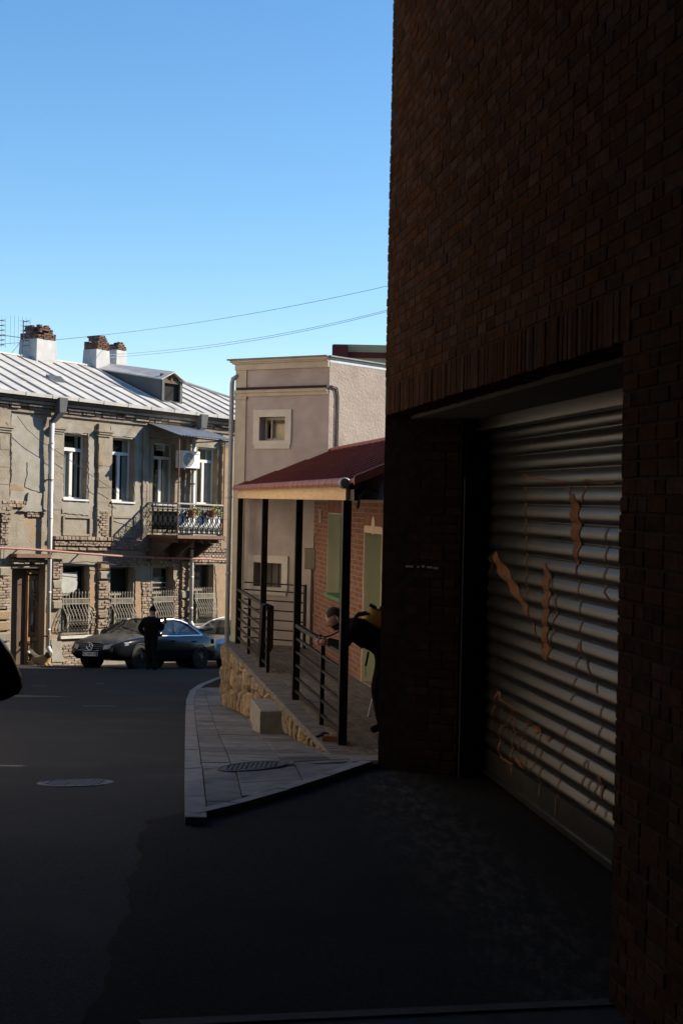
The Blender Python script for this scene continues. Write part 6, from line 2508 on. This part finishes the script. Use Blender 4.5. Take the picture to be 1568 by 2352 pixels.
# mustard backpack on his back
bp = thing('backpack', B(862, 1420), 'mustard yellow canvas backpack on the back of the bending man', 'backpack')
sp0, sp1 = B(838, 1426, 0), B(892, 1452, 0)
ax_ = (sp1 - sp0).normalized()
nn_ = V((-ax_.z, 0, ax_.x)); nn_ = nn_ if nn_.z > 0 else -nn_
BK = Frame(sp0, ax_, nn_, V((0, 1, 0)))
m = MB()
def bpf(uu, vv):
    an, el = uu * 2 * math.pi, (vv - .5) * math.pi
    pw_ = lambda q, e: math.copysign(abs(q) ** e, q)
    x = pw_(math.cos(el), .45) * pw_(math.cos(an), .5); y = pw_(math.cos(el), .45) * pw_(math.sin(an), .5); z = pw_(math.sin(el), .5)
    return BK.p(.19 + x * .21, .09 + y * .10 * (1 + .1 * x), z * .155)
m.grid(bpf, 28, 16)
m.build('bag', yellowc, bp, smooth=True)
m = MB()
m.tube([BK.p(.12, .195, -.10), BK.p(.12, .205, .10)], .04, 8)
m.build('roll', brownl, bp)
m = MB(); m.box(BK, -.03, .05, .17, .2, -.1, .1); m.build('flap_edge', blackcloth, bp)
m = MB()
for dy in (-.12, .12):
    m.tube([BK.p(.0, .1, dy), BK.p(-.1, .03, dy * 1.2), BK.p(-.13, -.1, dy * 1.4), BK.p(-.06, -.24, dy * 1.5), BK.p(.1, -.27, dy * 1.4)], .016, 5)
s0 = B(846, 1497, -.2)
m.tube([s0, s0 + V((-.02, 0, -.12)), s0 + V((-.03, 0, -.16))], .012, 4)
m.tube([s0 + V((-.03, 0, -.16)), s0 + V((-.025, 0, -.28))], .004, 3)
m.build('strap', blackcloth, bp)

# ---- two dogs lying by the door of the old house
def dog(pts, lbl, furs, pick, toe=None):
    """pts: name -> (px, py, dy, radius)"""
    YD = 42.6
    pos = {k: (at(x, y, YD + dy), r_) for k, (x, y, dy, r_) in pts.items() if not k.startswith('_')}
    t = thing('dog', V((pos['mid'][0].x, pos['mid'][0].y, pos['mid'][0].z - .2)), lbl, 'dog', 'dogs resting at the door')
    E_ = [('mid', 'rump'), ('mid', 'chest'), ('chest', 'neck'), ('neck', 'head'), ('head', 'muzzle'), ('muzzle', 'nose'), ('head', 'earn'), ('head', 'earf'),
          ('rump', 'thigh'), ('thigh', 'hock'), ('hock', 'hpaw'), ('chest', 'elbow'), ('elbow', 'fpaw'), ('chest', 'elbow2'), ('elbow2', 'fpaw2'), ('rump', 'tail'), ('tail', 'tailt')]
    skinned('body', pos, E_, furs, pick(pos), t)
    return t
tan = mat('tan_fur', (.30, .19, .09), (.42, .29, .15), 16, .9, bump=.8, bscale=70, stretch=(1, 1, 2))
darkfur = mat('dark_fur', (.045, .038, .032), (.075, .06, .048), 16, .9, bump=.8, bscale=70)
whitefur = mat('white_fur', (.42, .39, .34), (.5, .47, .42), 16, .9, bump=.8, bscale=70)
dog({'mid': (90, 1519, 0, .15), 'rump': (76, 1521, .05, .15), 'chest': (105, 1517, -.05, .145), 'neck': (111, 1507, -.08, .09), 'head': (113, 1500, -.12, .085), 'muzzle': (115, 1505, -.25, .048), 'nose': (115, 1507, -.31, .03),
     'earn': (107, 1499, -.08, .03), 'earf': (119, 1500, -.08, .03), 'thigh': (73, 1526, -.14, .10), 'hock': (82, 1531, -.25, .045), 'hpaw': (89, 1532, -.33, .038),
     'elbow': (104, 1528, -.15, .06), 'fpaw': (112, 1533, -.42, .04), 'elbow2': (112, 1527, -.1, .06), 'fpaw2': (119, 1532, -.38, .04), 'tail': (68, 1528, .0, .045), 'tailt': (62, 1533, -.1, .025)},
    'tan dog with dark face lying on the ground in front of the old house door', [tan, darkfur, whitefur],
    lambda pos: (lambda c: 1 if (c - pos['head'][0]).length < .15 or (c - pos['nose'][0]).length < .1 else 0))
dog({'mid': (80, 1512, .45, .13), 'rump': (90, 1516, .5, .13), 'chest': (74, 1510, .42, .12), 'neck': (72, 1502, .36, .08), 'head': (71, 1495, .30, .08), 'muzzle': (66, 1498, .2, .045), 'nose': (64, 1500, .15, .028),
     'earn': (65, 1491, .33, .026), 'earf': (76, 1492, .33, .026), 'thigh': (94, 1520, .4, .09), 'hock': (90, 1525, .3, .04), 'hpaw': (84, 1526, .25, .035),
     'elbow': (74, 1519, .34, .055), 'fpaw': (66, 1524, .2, .036), 'elbow2': (70, 1517, .36, .055), 'fpaw2': (61, 1522, .24, .036), 'tail': (98, 1521, .5, .035), 'tailt': (103, 1525, .45, .02)},
    'dark dog with pale muzzle stripe lying behind the tan dog at the door', [darkfur, whitefur],
    lambda pos: (lambda c: 1 if (c - pos['muzzle'][0]).length < .055 else 0))
# ------------------------------------------------------------------ small things on the terrace
# jacket hung over the end of the far railing
a0, _ = HF.ac(612, 1440, 0); a1, _ = HF.ac(641, 1440, 0)
aj = 6.62
m = MB()
def jk(uu, vv):
    a = aj - .17 + .34 * uu
    s = vv * 2 - 1
    fold = .03 * math.sin(uu * 14 + vv * 2) + .012 * math.sin(uu * 31)
    L_ = .78 if s > 0 else .62 + .1 * math.sin(uu * 5)
    k = abs(s)
    narrow = 1 - .45 * k
    a = aj + (a - aj) * narrow - .05 * k * (s > 0)
    if k < .12:
        return HF.p(a, .05 * s / .12 + fold * .3, 1.0 + .01 * math.cos(uu * 9))
    return HF.p(a, math.copysign(.05 + fold + .02 * k, s), 1.0 - (k - .12) / .88 * L_)
m.grid(jk, 22, 30)
tag(m.build('hanging_jacket', mat('charcoal_cloth', (.02, .02, .022), (.035, .035, .038), 10, .9, bump=.3, bscale=40), loc=HF.p(aj, 0, 1.0), smooth=True, fix=False),
    'dark jacket hung over the end of the far black railing', 'jacket')
m = MB()
m.tube([HF.p(aj - .15, -.06, .99), HF.p(aj - .17, -.07, .6), HF.p(aj - .15, -.06, .3)], .01, 4)
tag(m.build('hanging_strap', darkm, loc=HF.p(aj - .15, 0, .99)), 'thin dark strap dangling from the railing beside the hung jacket', 'strap')
# yellow bag on the floor by the pink wall
q = onplane(718, 1483, HF.p(0, 0, 0), V((0, 0, 1)))
tb = thing('yellow_bag', q, 'yellow cloth bag lying on the terrace floor against the mauve wall', 'bag')
m = MB()
def bagf(uu, vv):
    an, el = uu * 2 * math.pi, (vv - .5) * math.pi
    w = 1 + .18 * math.sin(3 * an + 1) * math.cos(el) + .1 * math.sin(7 * an)
    return q + V((.17 * w * math.cos(el) * math.cos(an), .12 * w * math.cos(el) * math.sin(an), max(0.004, .07 + .075 * math.sin(el) * w)))
m.grid(bagf, 26, 12)
m.build('bag', mat('yellow_cloth', (.42, .27, .04), (.55, .38, .08), 9, .85, bump=.5, bscale=25), tb, smooth=True)
q2_ = onplane(697, 1486, HF.p(0, 0, 0), V((0, 0, 1)))
m = MB()
m.add([q2_ + V((-.03, 0, .004)), q2_ + V((.16, .02, .004)), q2_ + V((-.02, .02, .25)), q2_ + V((-.04, .12, .004))], [(0, 1, 2), (0, 3, 2), (1, 3, 2), (0, 1, 3)])
tag(m.build('yellow_cone', MATS['yellow_cloth'], loc=q2_), 'small pointed yellow thing standing on the terrace beside the yellow bag', 'cone')
# bits on the terrace edge: a red brick and dark litter
q = onplane(763, 1703, HF.p(0, 0, 0), V((0, 0, 1)))
fr = Frame(q, HF.n * -1, HF.u)
m = MB(); m.brick(Frame(q, V((.98, -.2, 0)), (0, 0, 1), V((.2, .98, 0))), -.10, .12, .002, .066, -.05, .06, .008)
tag(m.build('loose_brick', redbrick, loc=q), 'loose red brick lying at the foot of the nearest porch post', 'brick')
for (px, py, s, lbl) in ((743, 1693, .055, 'small black crumpled scrap on the terrace edge near the loose brick'), (730, 1695, .03, 'smaller dark scrap on the terrace edge left of the black scrap')):
    q = onplane(px, py, HF.p(0, 0, 0), V((0, 0, 1)))
    m = MB()
    m.grid(lambda u_, v_: q + V((s * (math.cos(u_ * 6.2832) * math.sin(v_ * 3.1416)) * (1 + .3 * math.sin(u_ * 12)), s * .7 * math.sin(u_ * 6.2832) * math.sin(v_ * 3.1416), .004 + max(0, s * .4 * (1 + math.cos(v_ * 3.1416)) * (1 + .2 * math.sin(u_ * 19))))), 12, 6)
    tag(m.build('litter', darkm, loc=q), lbl, 'litter')
# clear plastic board leaning in the doorway
d0 = at(846, 1578, 17.3); d1_ = at(866, 1500, 17.6)
z0 = TZ + .004
m = MB()
base_ = V((d0.x, d0.y, z0))
ax2 = V((d1_.x - d0.x, d1_.y - d0.y, d1_.z - d0.z)).normalized()
sd_ = V((.5, .8, 0)).normalized()
nn2 = ax2.cross(sd_).normalized()
m.hexa([base_ + sd_ * a + nn2 * b + ax2 * c for c in (0, .75) for (a, b) in ((0, 0), (.06, 0), (.06, .012), (0, .012))])
tag(m.build('leaning_strip', mat('pale_plastic', (.42, .50, .54), (.5, .58, .62), 6, .25), loc=base_), 'pale blue plastic strip leaning at the brick house door behind the man', 'strip')
# patches of light on the road, painted as pale colour
wp = mat('road_light_tone', (.20, .20, .195), (.12, .12, .117), 30, .9, c3=(.05, .05, .05), s3=9, t3=(.5, .62))
for (x0, x1, y, w, lbl) in ((190, 272, 1622, .10, 'faint pale dash of light painted across the dark road, the longest'), (76, 108, 1576, .10, 'short pale patch of light painted on the road near the left edge'), (222, 240, 1571, .12, 'small pale spot of light painted on the road before the black car')):
    a, b = onground(x0, y), onground(x1, y)
    m = MB()
    d = (b - a).normalized(); s = V((-d.y, d.x, 0)) * w
    def fnp(u_, v_):
        p = a.lerp(b, u_) + s * (v_ - .5) * (1 + .2 * math.sin(u_ * 17))
        return V((p.x, p.y, zroad(p.x, p.y) + .005))
    m.grid(fnp, 12, 2)
    tag(m.build('road_light_patch', wp, loc=a), lbl, 'road marking', 'patches of light painted on the road')

# ------------------------------------------------------------------ added unseen buildings, left and behind, that block sky and bounce sun
street_wall = mat('added_block_render', (.10, .085, .072), (.14, .12, .10), 1.2, .9, bump=.4, bscale=14, c3=(.15, .13, .11), s3=.5)
def block(name, fr, a0, a1, depth, h, lbl, z0=-4.0, wm=None):
    wm = wm or street_wall
    t = thing(name, fr.p((a0 + a1) / 2, 0, 0), lbl, 'building')
    ops = []
    a = a0 + 1.2
    while a < a1 - 2:
        for k in range(int((h - 2) / 3.2)):
            ops.append((a, a + 1.2, 1.2 + k * 3.2, 3.0 + k * 3.2))
        a += 2.9
    m = MB()
    wall_mesh(m, fr, a0, a1, z0, h, ops, 0, .25)
    m.box(fr, a0, a1, -depth, -.26, z0, h)
    m.build('wall', wm, t)
    for (x0, x1, c0, c1) in ops:
        m = MB()
        m.box(fr, x0, x1, -.255, -.2, c0, c1)
        m.build('window', glass_d, t)
    m = MB(); m.box(fr, a0 - .2, a1 + .2, -.1, .3, h, h + .3); m.build('cornice', wm, t)
    return t
LS = Frame((-3.6, 0, 0), (-.148, .989, 0), (.989, .148, 0))
block('added_street_block', LS, -22, 12.3, 9, 24, 'plain building added unseen along the left side of the street to block sky light')
BS = Frame((0, -4, 0), (1, 0, 0), (0, 1, 0))
block('added_street_block', BS, -14, 16, 8, 24, 'plain building added unseen behind the viewpoint to block sky light')

bounce_render = mat('added_cream_render', (.68, .58, .45), (.76, .66, .53), 1.2, .9, bump=.4, bscale=14, c3=(.60, .50, .39), s3=.5)
greyr = mat('added_grey_render', (.24, .22, .19), (.30, .275, .24), 1.2, .9, bump=.4, bscale=14)
LS2 = Frame((-6.8, 13.2, -.8), (-.148, .989, 0), (.989, .148, 0))
block('added_street_house', LS2, 0, 12.2, 8, 9.0, 'cream rendered house added unseen on the left to bounce sunlight, nearer of two', -4.0, bounce_render)
block('added_street_house', LS2, 12.4, 24.5, 8, 5.2, 'grey rendered house added unseen on the left to shape the bounce, farther of two', -4.0, greyr)
